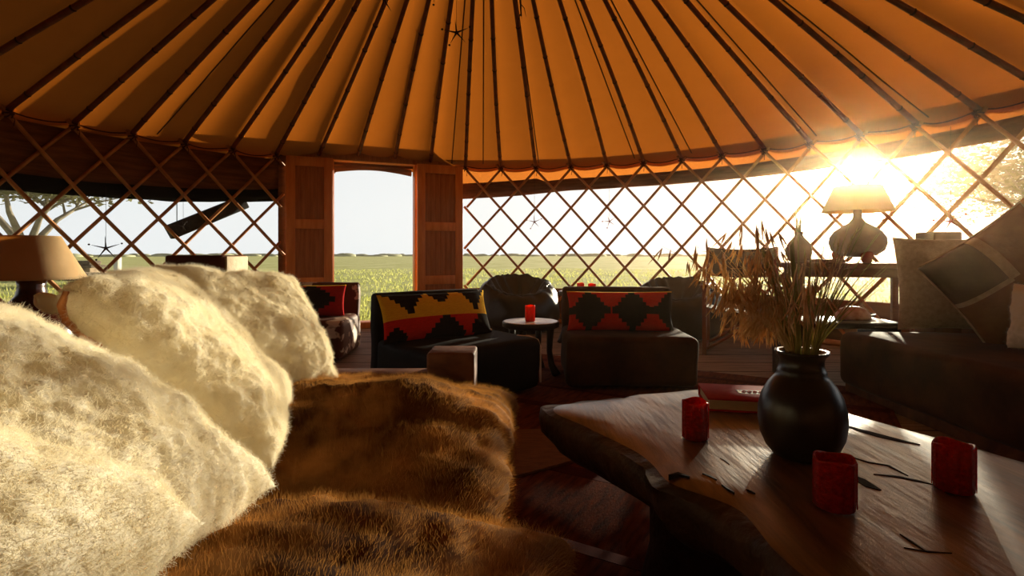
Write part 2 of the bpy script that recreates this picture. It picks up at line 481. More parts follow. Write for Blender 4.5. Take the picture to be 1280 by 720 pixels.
for k in range(-20, 21):
    th = k * DPH
    mb = MB()
    rk = random.Random(k + 100)
    bend = rk.uniform(-.03, .03); bz = rk.uniform(-.012, .012)
    pts, rad = [], []
    for i in range(25):
        q = i / 24
        r = RW + .03 - (RW + .03 - RC) * q
        w = math.sin(q * PI)
        pts.append(polar(th, r, roof_z(r) + bz * w) + Vector((math.cos(th), -math.sin(th), 0)) * bend * w)
        rad.append(.0225 - .005 * q)
    mb.tube(pts, rad, 8)
    q = .08
    mb.mi = 1
    while q < .95:
        a = pts[0].lerp(pts[-1], q) + Vector((math.cos(th), -math.sin(th), 0)) * bend * math.sin(q * PI) + Vector((0, 0, bz * math.sin(q * PI)))
        dr = (pts[-1] - pts[0]).normalized()
        mb.tube([a - dr * .014, a, a + dr * .014], [.018, .0275 - .005 * q, .018], 8)
        q += rk.uniform(.07, .16)
    mb.build('roof_pole', [M['pole'], M['knot']], ceiling)
for (k, fr) in [(-9, .45), (-2, .62), (-1, .5), (1, .12), (3, .8), (5, .35), (8, .25), (10, .3), (13, .4)]:
    mb = MB()
    i = (k % NP) * NS + int(fr * NS)
    mb.tube([Vector(vs[i * (NR + 1) + j]) - Vector((0, 0, .006)) for j in range(2, NR)], .007, 5, flat=.6)
    mb.build('canvas_seam', M['seam'], ceiling)

# ------------------------------------------------------------------ setting: door
DN = Vector((math.sin(DTH), math.cos(DTH), 0)); DT = Vector((math.cos(DTH), -math.sin(DTH), 0))
DC = Vector((CX, CY, 0)) + DN * 3.92
DM = Matrix(((DT.x, DN.x, 0, DC.x), (DT.y, DN.y, 0, DC.y), (0, 0, 1, 0), (0, 0, 0, 1)))
door = empty('door_1'); door['kind'] = 'structure'
door.matrix_world = DM
mb = MB()
for s0, s1 in ((-.615, -.555), (.415, .475)):
    mb.box((s0, .05, 0), (s1, .19, 2.09), .004)
mb.box((-.62, .04, 2.03), (.48, .20, 2.10), .004)
mb.build('door_frame', M['door'], door)
mb = MB(); mb.box((-.62, .0, 0), (.48, .24, .07), .006); mb.build('threshold', M['door'], door)
mb = MB()          # arched lintel board across frame and leaves
top = [( -.95 + 1.83 * i / 24, 2.06 + .145 * math.sin(PI * i / 24) ** .7) for i in range(25)]
poly = top + [(.88, 2.035), (-.95, 2.035)]
nv = len(poly)
fv = [(p[0], .02, p[1]) for p in poly] + [(p[0], .16, p[1]) for p in poly]
mb.add(fv, [tuple(range(nv)), tuple(reversed(range(nv, 2 * nv)))] + [(i, (i + 1) % nv, nv + (i + 1) % nv, nv + i)[::-1] for i in range(nv)], False)
mb.build('arched_lintel', M['doorpanel'], door)
mb = MB()          # loose canvas bunched above the opening
vs2, fs2 = [], []
for i in range(25):
    q = i / 24; s = -.555 + .97 * q
    sag = .05 + .05 * (1 - math.sin(PI * q)) + .03 * (q < .02)
    for (dy, dz) in ((.19, 2.10), (.24, 2.06), (.26, 2.03 - sag), (.30, 2.02 - sag), (.32, 2.08)):
        vs2.append((s, dy + .012 * noise.noise(Vector((s * 9, dz, 0))), dz))
for i in range(24):
    for j in range(4):
        fs2.append((i * 5 + j, (i + 1) * 5 + j, (i + 1) * 5 + j + 1, i * 5 + j + 1))
mb.add(vs2, fs2); mb.build('door_flap', M['rollup'], door)
def door_leaf(s0, s1):
    mb = MB(); st = .10
    y0, y1 = -.03, .02
    mb.box((s0, y0, .03), (s0 + st, y1, 2.04), .005)
    mb.box((s1 - st, y0, .03), (s1, y1, 2.04), .005)
    for z0, z1 in ((1.93, 2.04), (1.20, 1.31), (.52, .63), (.03, .19)):
        mb.box((s0 + st, y0, z0), (s1 - st, y1, z1), .004)
    leaf = mb.build('door_leaf', M['door'], door)
    for z0, z1 in ((1.31, 1.93), (.63, 1.20), (.19, .52)):
        mb = MB()
        w = (s1 - s0 - 2 * st); nb = 6
        for i in range(nb):
            mb.box((s0 + st + w * i / nb + .002, y0 + .018, z0 - .01), (s0 + st + w * (i + 1) / nb - .002, y1 - .012, z1 + .01), .003)
        mb.box((s0 + st - .01, y0 + .022, z0 - .01), (s1 - st + .01, y1 - .016, z1 + .01))
        mb.build('door_panel', M['doorpanel'], leaf)
door_leaf(-1.085, -.572); door_leaf(.434, 1.025)
mb = MB(); mb.box((1.03, .14, .4), (1.05, .20, 1.9)); mb.build('canvas_edge', M['strip'], door)
mb = MB(); mb.box((-1.17, .05, 0), (-1.06, .10, 2.08)); mb.build('canvas_edge', M['skirt'], door)
mb = MB()          # canvas between roof and door head
vs2 = []
for i in range(25):
    q = i / 24; s = -1.12 + 2.2 * q
    vs2 += [(s, .17, 2.0), (s, .17, 2.26)]
mb.add(vs2, [(2 * i, 2 * i + 2, 2 * i + 3, 2 * i + 1) for i in range(24)]); mb.build('head_canvas', M['skirt'], door)

# ------------------------------------------------------------------ rugs
def rug_quad(name, c, w, d, rz, z, mats, label, lines, group=None):
    root = empty(name, (c[0], c[1], 0), rz, label, 'rug')
    mb = MB(); n = 40
    mb.box((-w / 2, -d / 2, z), (w / 2, d / 2, z + .012), .004)
    mb.build('weave', mats[0], root)
    for (y0, y1) in lines:
        mb = MB(); mb.box((-w / 2 + .02, y0, z + .008), (w / 2 - .02, y1, z + .0135))
        mb.build('stripe', mats[1], root)
    return root
rug_quad('kilim_rug', (0.35, 2.75), 2.9, 3.3, R_(-30), 0.002, (M['rug'], M['rugline']),
         'reddish brown striped kilim rug under the low lounge chairs and coffee table', [(-1.45, -1.38), (-1.1, -1.05), (-.6, -.52), (-.3, -.26), (.2, .28), (.62, .66), (1.05, 1.13), (1.4, 1.46)])
mb = MB(); mb.prism([(-.30, 1.90), (.02, 2.09), (.75, 2.56), (.75, 2.72), (-.1, 2.62), (-.40, 2.60)], .016, .026)
tag(mb.build('woven_mat', M['mat']), 'tan woven mat lying on the rug between sofa and coffee table', 'mat')

# ------------------------------------------------------------------ pillows and fur
def pillow_mesh(w, h, t, nu, nv, pinch=.06, p=2.6, pe=.55, cell=None, disp=None, sag=0.0):
    """closed pillow lying in its xz plane, thickness along y, back at +y"""
    vs, fs, ms = [], [], []
    def pt(u, v, side):
        a = max(0, 1 - abs(u) ** p) ** pe; b = max(0, 1 - abs(v) ** p) ** pe
        pu = 1 - pinch * (1 - u * u) * abs(v) ** 3 * 0 - pinch * (1 - v * v)
        pv = 1 - pinch * (1 - u * u)
        x = u * w / 2 * pu; z = v * h / 2 * pv
        y = side * t / 2 * a * b
        y -= side * sag * a * b * math.exp(-((u - .1) ** 2 + (v - .1) ** 2) * 5)
        q = Vector((x, y, z))
        return q
    idx = {}
    for side in (-1, 1):
        for i in range(nu + 1):
            for j in range(nv + 1):
                u, v = -1 + 2 * i / nu, -1 + 2 * j / nv
                edge = i in (0, nu) or j in (0, nv)
                key = (0 if edge else side, i, j)
                if key not in idx:
                    idx[key] = len(vs)
                    q = pt(u, v, side)
                    vs.append(q)
        for i in range(nu):
            for j in range(nv):
                g = lambda a, b: idx[(0 if (a in (0, nu) or b in (0, nv)) else side, a, b)]
                f = (g(i, j), g(i + 1, j), g(i + 1, j + 1), g(i, j + 1))
                fs.append(f if side == -1 else f[::-1])
                ms.append(cell(i / nu, j / nv, side) if cell else 0)
    return vs, fs, ms

def frame(loc, ux, uz):
    """matrix with local x along ux and local z near uz"""
    x = Vector(ux).normalized(); z = Vector(uz); z = (z - x * z.dot(x)).normalized(); y = z.cross(x)
    return Matrix(((x.x, y.x, z.x, loc[0]), (x.y, y.y, z.y, loc[1]), (x.z, y.z, z.z, loc[2]), (0, 0, 0, 1)))

def add_hair(o, count, length, rad, seed, brown=.02, mat_i=1, root=.6, tip=.2, steps=4, rand=.4):
    md = o.modifiers.new('fur', 'PARTICLE_SYSTEM')
    ps = md.particle_system; st = ps.settings
    ps.seed = seed
    st.type = 'HAIR'; st.count = count; st.hair_step = steps
    st.hair_length = length
    st.emit_from = 'FACE'; st.use_even_distribution = True; st.use_emit_random = True
    st.length_random = rand
    st.brownian_factor = brown * .1
    st.render_step = steps; st.display_step = 2
    st.material = mat_i
    st.root_radius = root; st.tip_radius = tip; st.radius_scale = rad
    return st

def fleece(loc, ux, uz, w, h, t, seed, label, n=130, hair=140000, lump=.012, pile=.0040):
    vs, fs, ms = pillow_mesh(w, h, t, n, n, pinch=.05, p=3.2, pe=.5)
    off = Vector((seed * 7.3, seed * 3.1, seed))
    out = []
    for q in vs:
        l = q.length
        big = .016 * noise.noise(q * 5 + off)
        mid = lump * .8 * noise.noise(q * 15 + off)
        sm = lump * .5 * noise.noise(q * 40 + off) + lump * .25 * noise.noise(q * 90 + off)
        nrm = Vector((q.x / (w * w), q.y / (t * t) * 1.4, q.z / (h * h)))
        nrm = nrm.normalized() if nrm.length > 1e-6 else Vector((0, -1, 0))
        out.append(q + nrm * (big + mid + sm))
    mb = MB(); mb.add(out, fs)
    o = mb.build('sheepskin_cushion', [M['fleece']])
    o.matrix_world = frame(loc, ux, uz)
    tag(o, label, 'cushion')
    if hair: add_hair(o, hair, pile, .00026, seed, brown=.05, root=1.0, tip=.6)
    return o

# left sofa: base, rails and posts
sofa = empty('timber_sofa', (-.6, .8, 0), 0, 'low timber sofa with square beam posts along the left side', 'sofa')
def in_sofa(o): o.location = (.6, -.8, 0); return o
mb = MB(); mb.box((-1.12, -.35, .10), (-.10, 1.80, .30), .012); in_sofa(mb.build('seat_base', M['beam'], sofa))
mb = MB(); mb.box((-1.03, 1.83, .37), (-.28, 1.93, .485), .006); in_sofa(mb.build('end_rail', M['beam'], sofa))
mb = MB(); mb.box((-1.20, -.35, .48), (-1.10, 1.84, .62), .008); in_sofa(mb.build('back_rail', M['beam'], sofa))
mb = MB(); mb.box((-.292, 1.80, 0), (-.128, 1.955, .563), .01, 3); in_sofa(mb.build('front_post', M['beam'], sofa))
mb = MB(); mb.box((-1.225, 1.86, 0), (-1.02, 2.04, .897), .008); in_sofa(mb.build('corner_post', M['beam'], sofa))
mb = MB(); mb.box((-1.021, 1.875, .62), (-1.012, 2.025, .893), .002); c = in_sofa(mb.build('sunlit_face', M['sunlitbeam'], sofa)); c['label'] = 'pale side of the post with sunlight painted into its colour'  # thin pale sheet painting the sunlit side of the post

def fur_seat(x0, x1, y0, y1, z0, z1, seed, label, crown, drop):
    mb = MB(); nx, ny, nz = 60, 60, 8
    cx, cy = (x0 + x1) / 2, (y0 + y1) / 2
    hx, hy = (x1 - x0) / 2, (y1 - y0) / 2
    vs, fs, _ = pillow_mesh(2, 2, 2, 90, 90, pinch=0, p=5, pe=.42)
    out = []
    off = Vector((seed * 3.7, seed, 0))
    for q in vs:
        u, v, s = q.x, q.z, q.y            # s thickness -1..1
        x = cx + u * hx; y = cy + v * hy
        zt = z1 + crown * (1 - u * u) * .4 + crown * .6 * (1 - v * v)
        k = min(1, max(0, (v + 1) / 1.25)); k = k * k * (3 - 2 * k)      # 1 on the far part, 0 at the edge towards the viewer
        zt -= drop * (1 - k)
        z = z0 + (zt - z0) * (s + 1) / 2
        p = Vector((x, y, z))
        fold = .026 * noise.noise(Vector((x * 2.2, y * 6.5, seed))) + .022 * noise.noise(Vector((x * 5, y * 15, seed + 4))) + .011 * noise.noise(p * 24 + off)
        fold *= .40 + .60 * k
        d = Vector((u * abs(u) ** 3, v * abs(v) ** 3, s)); d = d.normalized() if d.length > 1e-6 else Vector((0, 0, 1))
        out.append(p + d * fold)
    fs = [f[::-1] for f in fs]
    mb.add([p - Vector((cx, cy, z0)) for p in out], fs)
    o = mb.build('fur_seat_cushion', M['brownfur'])
    o.location = (cx, cy, z0)
    tag(o, label, 'cushion')
    add_hair(o, 110000, .013, .00042, seed, brown=.04, root=1.0, tip=.25)
    return o
fur_seat(-1.05, .00, .88, 1.80, .30, .465, 2, 'brown fur seat cushion on the sofa beside the low front post', .075, .085)
fur_seat(-1.05, .09, -.30, .90, .30, .495, 5, 'nearer brown fur seat cushion at the bottom edge of the photo', .05, .03)

fleece((-.591, .224, .699), (.057, .993, .102), (-.955, .025, .296), .576, .577, .249, 1, 'sheepskin cushion nearest the viewer in the lower left corner', n=170, hair=200000, lump=.009, pile=.0026)
fleece((-.648, .641, .678), (.128, .991, -.045), (-.889, .135, .437), .43, .576, .21, 2, 'long cream sheepskin cushion second in the row, lying over the fur seat', pile=.0030)
f3 = fleece((-.678, 1.137, .677), (-.346, .937, .05), (-.63, -.272, .728), .43, .477, .17, 3, 'sheepskin cushion in the middle of the row with an orange hide seam')
fleece((-.769, 1.572, .684), (.523, .845, -.107), (-.514, .413, .751), .43, .42, .165, 4, 'upright cream sheepskin cushion at the far end by the corner post')

# the torn hide edge and white tuft at the left end of the middle cushion
from mathutils.bvhtree import BVHTree
def on_cushion(o, p_from, pts):
    bvh = BVHTree.FromPolygons([o.matrix_world @ v.co for v in o.data.vertices], [p.vertices[:] for p in o.data.polygons])
    out = []
    for p in pts:
        loc, nn, _, _ = bvh.find_nearest(Vector(p))
        out.append(o.matrix_world.inverted() @ (loc + nn * .004))
    return out
bvh3 = BVHTree.FromPolygons([f3.matrix_world @ v.co for v in f3.data.vertices], [p.vertices[:] for p in f3.data.polygons])
seam = []
for tgt in ((-.945, 1.12, .822), (-.955, 1.12, .795), (-.945, 1.12, .765), (-.915, 1.12, .735), (-.875, 1.12, .705)):
    dv = (Vector(tgt) - Vector((0, 0, .9))).normalized()
    hit = bvh3.ray_cast(Vector((0, 0, .9)), dv)[0]
    if hit is not None: seam.append(f3.matrix_world.inverted() @ (hit - dv * .006))
mb = MB(); mb.tube(seam, [.007, .011, .013, .011, .006][:len(seam)], 8, flat=.6)
mb.build('hide_seam', M['fleecehide'], f3)
mb = MB(); c0 = f3.matrix_world.inverted() @ Vector((-.955, 1.09, .80))
vv, ff, _ = pillow_mesh(.045, .05, .04, 24, 24, pinch=0, p=2.2, pe=.5)
mb.add([c0 + v * (1 + .25 * noise.noise(v * 40)) for v in vv], ff)
mb.build('fleece_tuft', M['fleece'], f3)

# ------------------------------------------------------------------ low lounge chairs
def lounge_chair(name, loc, rz, seat_m, back_m, label, w=.86, d=.74):
    root = empty(name, loc, rz, label, 'armchair')
    def soft(p):
        return p + Vector((noise.noise(p * 5), noise.noise(p * 5 + Vector((9, 0, 0))), noise.noise(p * 4 + Vector((0, 9, 0))))) * .010
    mb = MB(); mb.box((-w / 2, -d / 2, .015), (w / 2, d / 2 - .10, .345), .045, 4, cuts=6, fn=soft)
    mb.build('seat', seat_m, root)
    mb = MB(); mb.box((-w / 2 + .01, d / 2 - .10, .005), (w / 2 - .01, d / 2, .635), .028, 3, cuts=5, fn=soft)
    mb.build('backrest', back_m, root)
    return root

def streaks(root, specs):
    for pts, wd in specs:
        mb = MB(); mb.tube(pts, wd, 6, flat=.35)
        o = mb.build('hide_streak', M['whitehide'], root); o['label'] = 'white streak in the hide'

ch_brown = lounge_chair('lounge_chair', (.80, 3.80, .014), R_(-2), M['brownhide'], M['brownhide'], 'low lounge chair covered in plain brown hide, behind the coffee table')
ch_black = lounge_chair('lounge_chair', (-.37, 3.44, .014), R_(41), M['blackhide'], M['blackhide'], 'low black and white cowhide lounge chair behind the sofa post')
streaks(ch_black, [
    ([(.36, -.20, .345), (.405, -.27, .343), (.425, -.33, .325), (.432, -.352, .28), (.428, -.356, .20), (.432, -.35, .12), (.424, -.36, .05)], [.012, .016, .016, .013, .010, .016, .012]),
    ([(-.34, -.372, .05), (-.30, -.374, .12), (-.27, -.374, .17)], [.05, .04, .01]),
    ([(.15, .16, .347), (.28, .17, .347), (.40, .12, .346)], [.03, .045, .02]),
    ([(.395, .25, .60), (.40, .262, .55), (.40, .262, .50)], [.03, .03, .01])])
ch_pinto = lounge_chair('lounge_chair', (-1.86, 4.72, 0), R_(4), M['pinthide'], M['pinthide'], 'low brown and white cowhide lounge chair in front of the door')

def kilim(name, root, loc, rz, tilt, w, h, t, cell, mats, label, nu=66, nv=33, group=None):
    vs, fs, ms = pillow_mesh(w, h, t, nu, nv, pinch=.05, p=2.4, pe=.5, cell=cell)
    mb = MB()
    mb.add(vs, fs); mb.m = ms
    o = mb.build(name, mats)
    o.rotation_euler = (tilt, 0, rz); o.location = loc
    return tag(o, label, 'cushion', group)
def step_diamond(u, v, cu, cv, ru, rv, steps):
    a = abs(u - cu) / ru; b = abs(v - cv) / rv
    a = math.floor(a * steps) / steps; b = math.floor(b * steps) / steps
    return a + b < .99
def cell_red(u, v, side):
    if v > .95: return 2
    for c in (.19, .60, .985):
        if step_diamond(u, v, c, .48, .17, .52, 5): return 1
        if abs(u - c) < .20 and abs(v - .48) < .09: return 1
    return 0
kilim('kilim_cushion', None, (.775, 3.80, .492), R_(-2), R_(-14), .76, .29, .17, cell_red, [M['red'], M['black'], M['yellow']], 'red kilim cushion with large black stepped diamonds on the brown hide chair')
def cell_yel(u, v, side):
    if v < .42:
        if step_diamond(u, v, .08, .0, .10, .26, 4) or step_diamond(u, v, .52, .0, .19, .42, 5) or step_diamond(u, v, .96, .1, .2, .5, 5): return 2
        return 0
    for c, cv in ((.20, 1.0), (.84, 1.0), (.5, 1.12)):
        if step_diamond(u, v, c, cv, .17 if c < .8 else .14, .42, 5): return 2
        if abs(u - c) < .03 and v > .42 + .08 and c != .5: return 2
    return 1
kilim('kilim_cushion', None, (-.495, 3.505, .495), R_(36), R_(-22), .80, .32, .18, cell_yel, [M['red'], M['yellow'], M['black']], 'yellow and red kilim cushion with black stepped motifs on the cowhide chair')
def cell_cr(u, v, side):
    if v > .95: return 2
    return 1 if step_diamond(u, v, .45, .5, .42, .5, 5) else 0
kilim('kilim_cushion', None, (-1.80, 4.80, .48), R_(4), R_(-14), .56, .29, .15, cell_cr, [M['crimson'], M['black'], M['yellow']], 'crimson kilim cushion with a black diamond on the brown and white chair')

# ------------------------------------------------------------------ bean bags
def bean_bag(loc, rz, label, sc=1.0):
    root = empty('bean_bag', loc, rz, label, 'bean bag', 'leather bean bags by the lattice')
    mb = MB(); nu, nv = 72, 40
    vs, fs = [], []
    def P(a, b):
        ca, sa = math.cos(a), math.sin(a)
        front = (1 - sa) / 2                      # 1 in front, 0 at the back
        hr = .64 - .20 * front ** 1.4             # rim height round the hollow
        if b < 0:
            k = abs(math.cos(b)) ** .5
            x, y, z = .50 * ca * k, .44 * sa * k, max(0, .24 + .26 * math.sin(b))
        else:
            t = b / (PI / 2)
            if t < .55:
                q = t / .55 * PI / 2
                rr = .66 + .34 * math.cos(q) ** .9
                z = .24 + (hr - .24) * math.sin(q)
            else:
                q = (t - .55) / .45
                rr = .66 * (1 - q)
                z = hr - (hr - .37) * (1 - (1 - min(1, q * 1.25)) ** 2) + .012 * math.cos(q * 3)
                z += .028 * math.sin(a * 11 + 2 * math.sin(a * 2)) * math.sin(PI * q) * (1 - front)
            cy0 = -.07 * (t ** 2)
            x, y = .50 * ca * rr, .44 * sa * rr + cy0
            fold = math.exp(-((t - .52) / .2) ** 2)
            z += .008 * math.sin(a * 19 + 3 * math.sin(a * 3)) * fold
            x += .012 * math.sin(a * 15 + 7 * t) * fold * ca; y += .012 * math.sin(a * 15 + 7 * t) * fold * sa
        q = Vector((x, y, z))
        q += Vector((x, y, 0)) * (.06 * noise.noise(q * 4) + .015 * math.sin(a * 9 + b * 5))
        if z > .03: q.z += .018 * noise.noise(q * 7)
        q.z = max(q.z, 0)
        return q * sc
    for j in range(nv + 1):
        b = -PI / 2 + PI * j / nv
        for i in range(nu): vs.append(P(2 * PI * i / nu, b))
    for j in range(nv):
        for i in range(nu):
            fs.append((j * nu + i, j * nu + (i + 1) % nu, (j + 1) * nu + (i + 1) % nu, (j + 1) * nu + i))
    mb.add(vs, fs); mb.build('leather_body', M['leather'], root)
    mb = MB()
    mb.tube([P(PI * 1.02 + PI * .96 * i / 30, .80) + Vector((0, 0, .004)) for i in range(31)], .008 * sc, 6)
    mb.build('piping', M['leather'], root)
    return root
bean_bag((.07, 6.22, 0), R_(8), 'dark leather bean bag by the lattice behind the round table')
bean_bag((1.80, 5.75, 0), R_(-20), 'dark leather bean bag by the lattice, half hidden behind the brown hide chair', .98)

# ------------------------------------------------------------------ round stool tables and cups
def stool_table(loc, r, h, label, legs=4, shelf=False):
    root = empty('stool_table', loc, R_(20), label, 'side table')
    mb = MB(); mb.lathe([(r * .9, h - .045), (r, h - .035), (r, h - .006), (r * .985, h)], 40); mb.build('rim', M['darkwood'], root)
    mb = MB(); mb.lathe([(r * .955, h - .004), (r * .955, h + .002), (r * .93, h + .003)], 40); mb.build('top', M['paletop'], root)
    for k in range(legs):
        a = PI / 4 + k * 2 * PI / legs
        mb = MB(); dx, dy = math.cos(a), math.sin(a)
        prof = [(.74, 1.0), (.72, .8), (.70, .5), (.78, .22), (.92, .06), (.98, 0)]
        mb.tube([(dx * r * q, dy * r * q, (h - .04) * z) for q, z in prof][::-1], [.034, .032, .026, .022, .026, .03], 8)
        mb.build('leg', M['darkwood'], root)
    if shelf:
        mb = MB(); mb.lathe([(r * .72, h * .42), (r * .72, h * .42 + .02)], 32); mb.build('shelf', M['darkwood'], root)
    return root
stool_table((.14, 3.95, .014), .213, .386, 'small round dark wooden table with a pale top beside the black cowhide chair')
stool_table((.66, 5.32, 0), .19, .53, 'small round table with a pale top half hidden behind the brown hide chair', shelf=True)

def cup(loc, r, h, mat, label, group, seed=0, squash=1.0):
    rk = random.Random(seed)
    ph = rk.uniform(0, 6)
    root_loc = loc
    mb = MB()
    def fn(p, a):
        k = 1 + .010 * math.sin(a * 22) + .012 * math.sin(2 * a + ph)
        return Vector((p.x * k, p.y * k * squash, p.z + (.0025 * math.sin(3 * a + ph) if p.z > h * .8 else 0)))
    th = r * .09
    prof = [(r * .86, 0), (r * .95, h * .02), (r * .97, h * .12)] + [(r * (.97 + .03 * math.sin(PI * q / 10)) , h * (.12 + .80 * q / 10)) for q in range(1, 11)] + [(r, h * .97), (r * .96, h), (r - th * 1.4, h * .98), (r - th, h * .5), (r - th * 1.2, h * .08), (.0005, h * .07)]
    mb.lathe(prof, 66, fn=fn)
    o = mb.build('votive_cup', mat)
    o.location = loc; o.rotation_euler = (0, 0, ph)
    tag(o, label, 'cup', group)
    mb = MB()       # beaded vertical wires
    for k in range(11):
        a = 2 * PI * k / 11
        mb.tube([fn(Vector((r * 1.01 * math.cos(a), r * 1.01 * math.sin(a), h * z)), a) for z in (.04, .2, .4, .6, .8, .97)], r * .03, 5)
    mb.build('bead_string', mat, o)
    mb = MB()
    mb.lathe([(r * .75, h * .08), (r * .75, h * .34), (r * .6, h * .35)], 24); 
    cn = mb.build('candle', M['cup'] if mat is M['cup'] else mat, o)
    return o
TZ = .45
cup((.4475, 1.29, TZ + .001), .031, .092, M['cup'], 'red beaded votive cup on the coffee table in front of the book', 'red votive cups on the coffee table', 1)
cup((.574, .94, TZ + .001), .034, .088, M['cup'], 'red beaded votive cup on the table directly in front of the vase', 'red votive cups on the coffee table', 2)
cup((.845, 1.01, TZ + .001), .033, .088, M['cup'], 'red beaded votive cup at the right side of the table', 'red votive cups on the coffee table', 3)
cup((.135, 3.93, .403), .037, .118, M['cupfar'], 'bright orange red votive cup on the small round table', None, 4)
cup((.68, 5.24, .533), .036, .085, M['cupfar'], 'red votive cup on the half hidden far table, the left of two', 'red cups on the far table', 5)
cup((.80, 5.28, .533), .038, .075, M['cupfar'], 'orange votive cup on the half hidden far table, the right of two', 'red cups on the far table', 6)

# ------------------------------------------------------------------ coffee table
table = empty('coffee_table', (.70, 1.1, 0), 0, 'massive dark coffee table made of one live-edge slab on stump legs', 'table')
XL = [(1.66, .20), (1.63, .115), (1.58, .095), (1.52, .115), (1.45, .165), (1.37, .205), (1.30, .245), (1.227, .280), (1.15, .296), (1.09, .296), (1.053, .305), (1.017, .345), (.975, .385), (.937, .402), (.88, .400), (.81, .395), (.74, .405), (.62, .45), (.50, .50), (.36, .58), (.30, .66)]
XR = [(.30, 1.22), (.5, 1.26), (.9, 1.20), (1.156, 1.12), (1.31, 1.05), (1.51, .96), (1.66, .90), (1.76, .84), (1.80, .76)]
FAR = [(1.815, .68), (1.79, .58), (1.74, .42), (1.69, .28)]
outline = [Vector((x, yy, 0)) for yy, x in XL] + [Vector((x, yy, 0)) for yy, x in XR] + [Vector((x, yy, 0)) for yy, x in FAR]
def resample(poly, n):
    L = [0]
    for a, b in zip(poly, poly[1:] + poly[:1]): L.append(L[-1] + (b - a).length)
    out = []
    for i in range(n):
        t = L[-1] * i / n
        k = max(j for j in range(len(L) - 1) if L[j] <= t)
        a, b = poly[k], poly[(k + 1) % len(poly)]
        out.append(a.lerp(b, (t - L[k]) / max(1e-9, L[k + 1] - L[k])))
    return out
ol = resample(outline, 240)
for _ in range(2): ol = [(ol[i - 1] + ol[i] * 2 + ol[(i + 1) % 240]) / 4 for i in range(240)]
cen = Vector((.72, 1.1, 0))
vs, fs, ms = [], [], []
rings = [(0.02, 0), (.25, 0), (.5, 0), (.75, 0), (.9, 0), (.965, -.001), (.985, -.006), (1.0, -.022), (1.012, -.05), (1.0, -.085), (.965, -.115), (.90, -.135), (.5, -.14), (.02, -.14)]
def tpos(i, s, dz):
    p = cen.lerp(ol[i], s)
    left = max(0, min(1, (.62 - ol[i].x) / .25)) if ol[i].y < 1.72 else .5
    q = Vector((p.x, p.y, TZ + dz))
    if s > .95:
        d = (ol[i] - cen).normalized()
        g = noise.noise(Vector((ol[i].x * 8, ol[i].y * 8, dz * 14))) * .028 + noise.noise(Vector((ol[i].x * 22, ol[i].y * 22, dz * 30))) * .012
        if dz < -.003: q += d * (g * left + .012 * left * (1 if dz > -.1 else 0))
        if dz < -.01 : q.z += .02 * noise.noise(Vector((ol[i].x * 6, ol[i].y * 6, 7))) * left
    elif dz == 0:
        q.z += .0012 * noise.noise(Vector((p.x * 5, p.y * 5, 0))) - (.012 * max(0, (s - .75) / .25) ** 2 * left)
    if dz == -.001: q.z -= .010 * left
    if dz == -.006: q.z -= .012 * left
    return q
for (s, dz) in rings:
    for i in range(240): vs.append(tpos(i, s, dz))
for k in range(len(rings) - 1):
    for i in range(240):
        fs.append((k * 240 + (i + 1) % 240, k * 240 + i, (k + 1) * 240 + i, (k + 1) * 240 + (i + 1) % 240)); ms.append(0 if k < 5 else 1)
fs.append(tuple(range(240))); ms.append(0)
fs.append(tuple(reversed(range(13 * 240, 14 * 240)))); ms.append(1)
mb = MB(); mb.add([v - Vector((.70, 1.1, 0)) for v in vs], fs); mb.m = ms
slab = mb.build('slab', [M['slab'], M['bark']], table)
bpy.context.view_layer.update()
def crack(pts, wd):
    mb = MB(); n = len(pts)
    l, r = [], []
    for i, p in enumerate(pts):
        a = Vector(pts[max(0, i - 1)]); b = Vector(pts[min(n - 1, i + 1)]); t = (b - a).normalized(); nn = Vector((-t.y, t.x))
        w = wd * math.sin(PI * (i + .15) / (n - .7)) * (1 + .3 * noise.noise(Vector((p[0] * 40, p[1] * 40, 0))))
        l.append(Vector(p) + nn * w); r.append(Vector(p) - nn * w)
    poly = l + r[::-1]
    mb.prism([(q.x - .70, q.y - 1.1) for q in poly], TZ - .01, TZ + .0012)
    mb.build('crack', M['crack'], table)
def cpx(px, py): d = 660 * TZ / (py - 318); return ((px - 640) / 660 * d, d)     # lying on the table top
crack([cpx(*p) for p in ((1050, 530), (1075, 538), (1100, 545), (1125, 551), (1150, 556))], .014)
crack([cpx(*p) for p in ((1060, 592), (1075, 600), (1088, 608), (1101, 613))], .012)
crack([cpx(*p) for p in ((1060, 570), (1085, 578), (1110, 582), (1135, 595))], .004)
crack([cpx(*p) for p in ((1092, 593), (1120, 596), (1150, 602), (1175, 608))], .005)
crack([cpx(*p) for p in ((836, 594), (848, 592), (862, 596))], .006)
crack([cpx(*p) for p in ((878, 592), (887, 595), (896, 600))], .003)
crack([cpx(*p) for p in ((900, 573), (906, 576), (912, 581))], .0018)
crack([cpx(*p) for p in ((902, 606), (910, 611), (918, 616))], .002)
crack([cpx(*p) for p in ((933, 612), (938, 614), (944, 617))], .002)
crack([cpx(*p) for p in ((1125, 668), (1140, 678), (1158, 690))], .002)
crack([cpx(*p) for p in ((1130, 685), (1160, 690), (1190, 692))], .0015)
for (lx, ly, w, d, sd) in ((.52, 1.42, .30, .30, 1), (.86, .62, .34, .30, 2)):
    mb = MB()
    def stump(p, a, sd=sd): k = 1 + .16 * noise.noise(Vector((math.cos(a) * 1.3 + sd * 5, math.sin(a) * 1.3, p.z * 3))); return Vector((p.x * k, p.y * k, p.z))
    mb.lathe([(w * .55, .0145), (w * .56, .03), (w * .5, .12), (w * .5, .25), (w * .55, .33)], 40, (lx - .70, ly - 1.1, 0), fn=stump)
    mb.build('stump_leg', M['bark'], table)

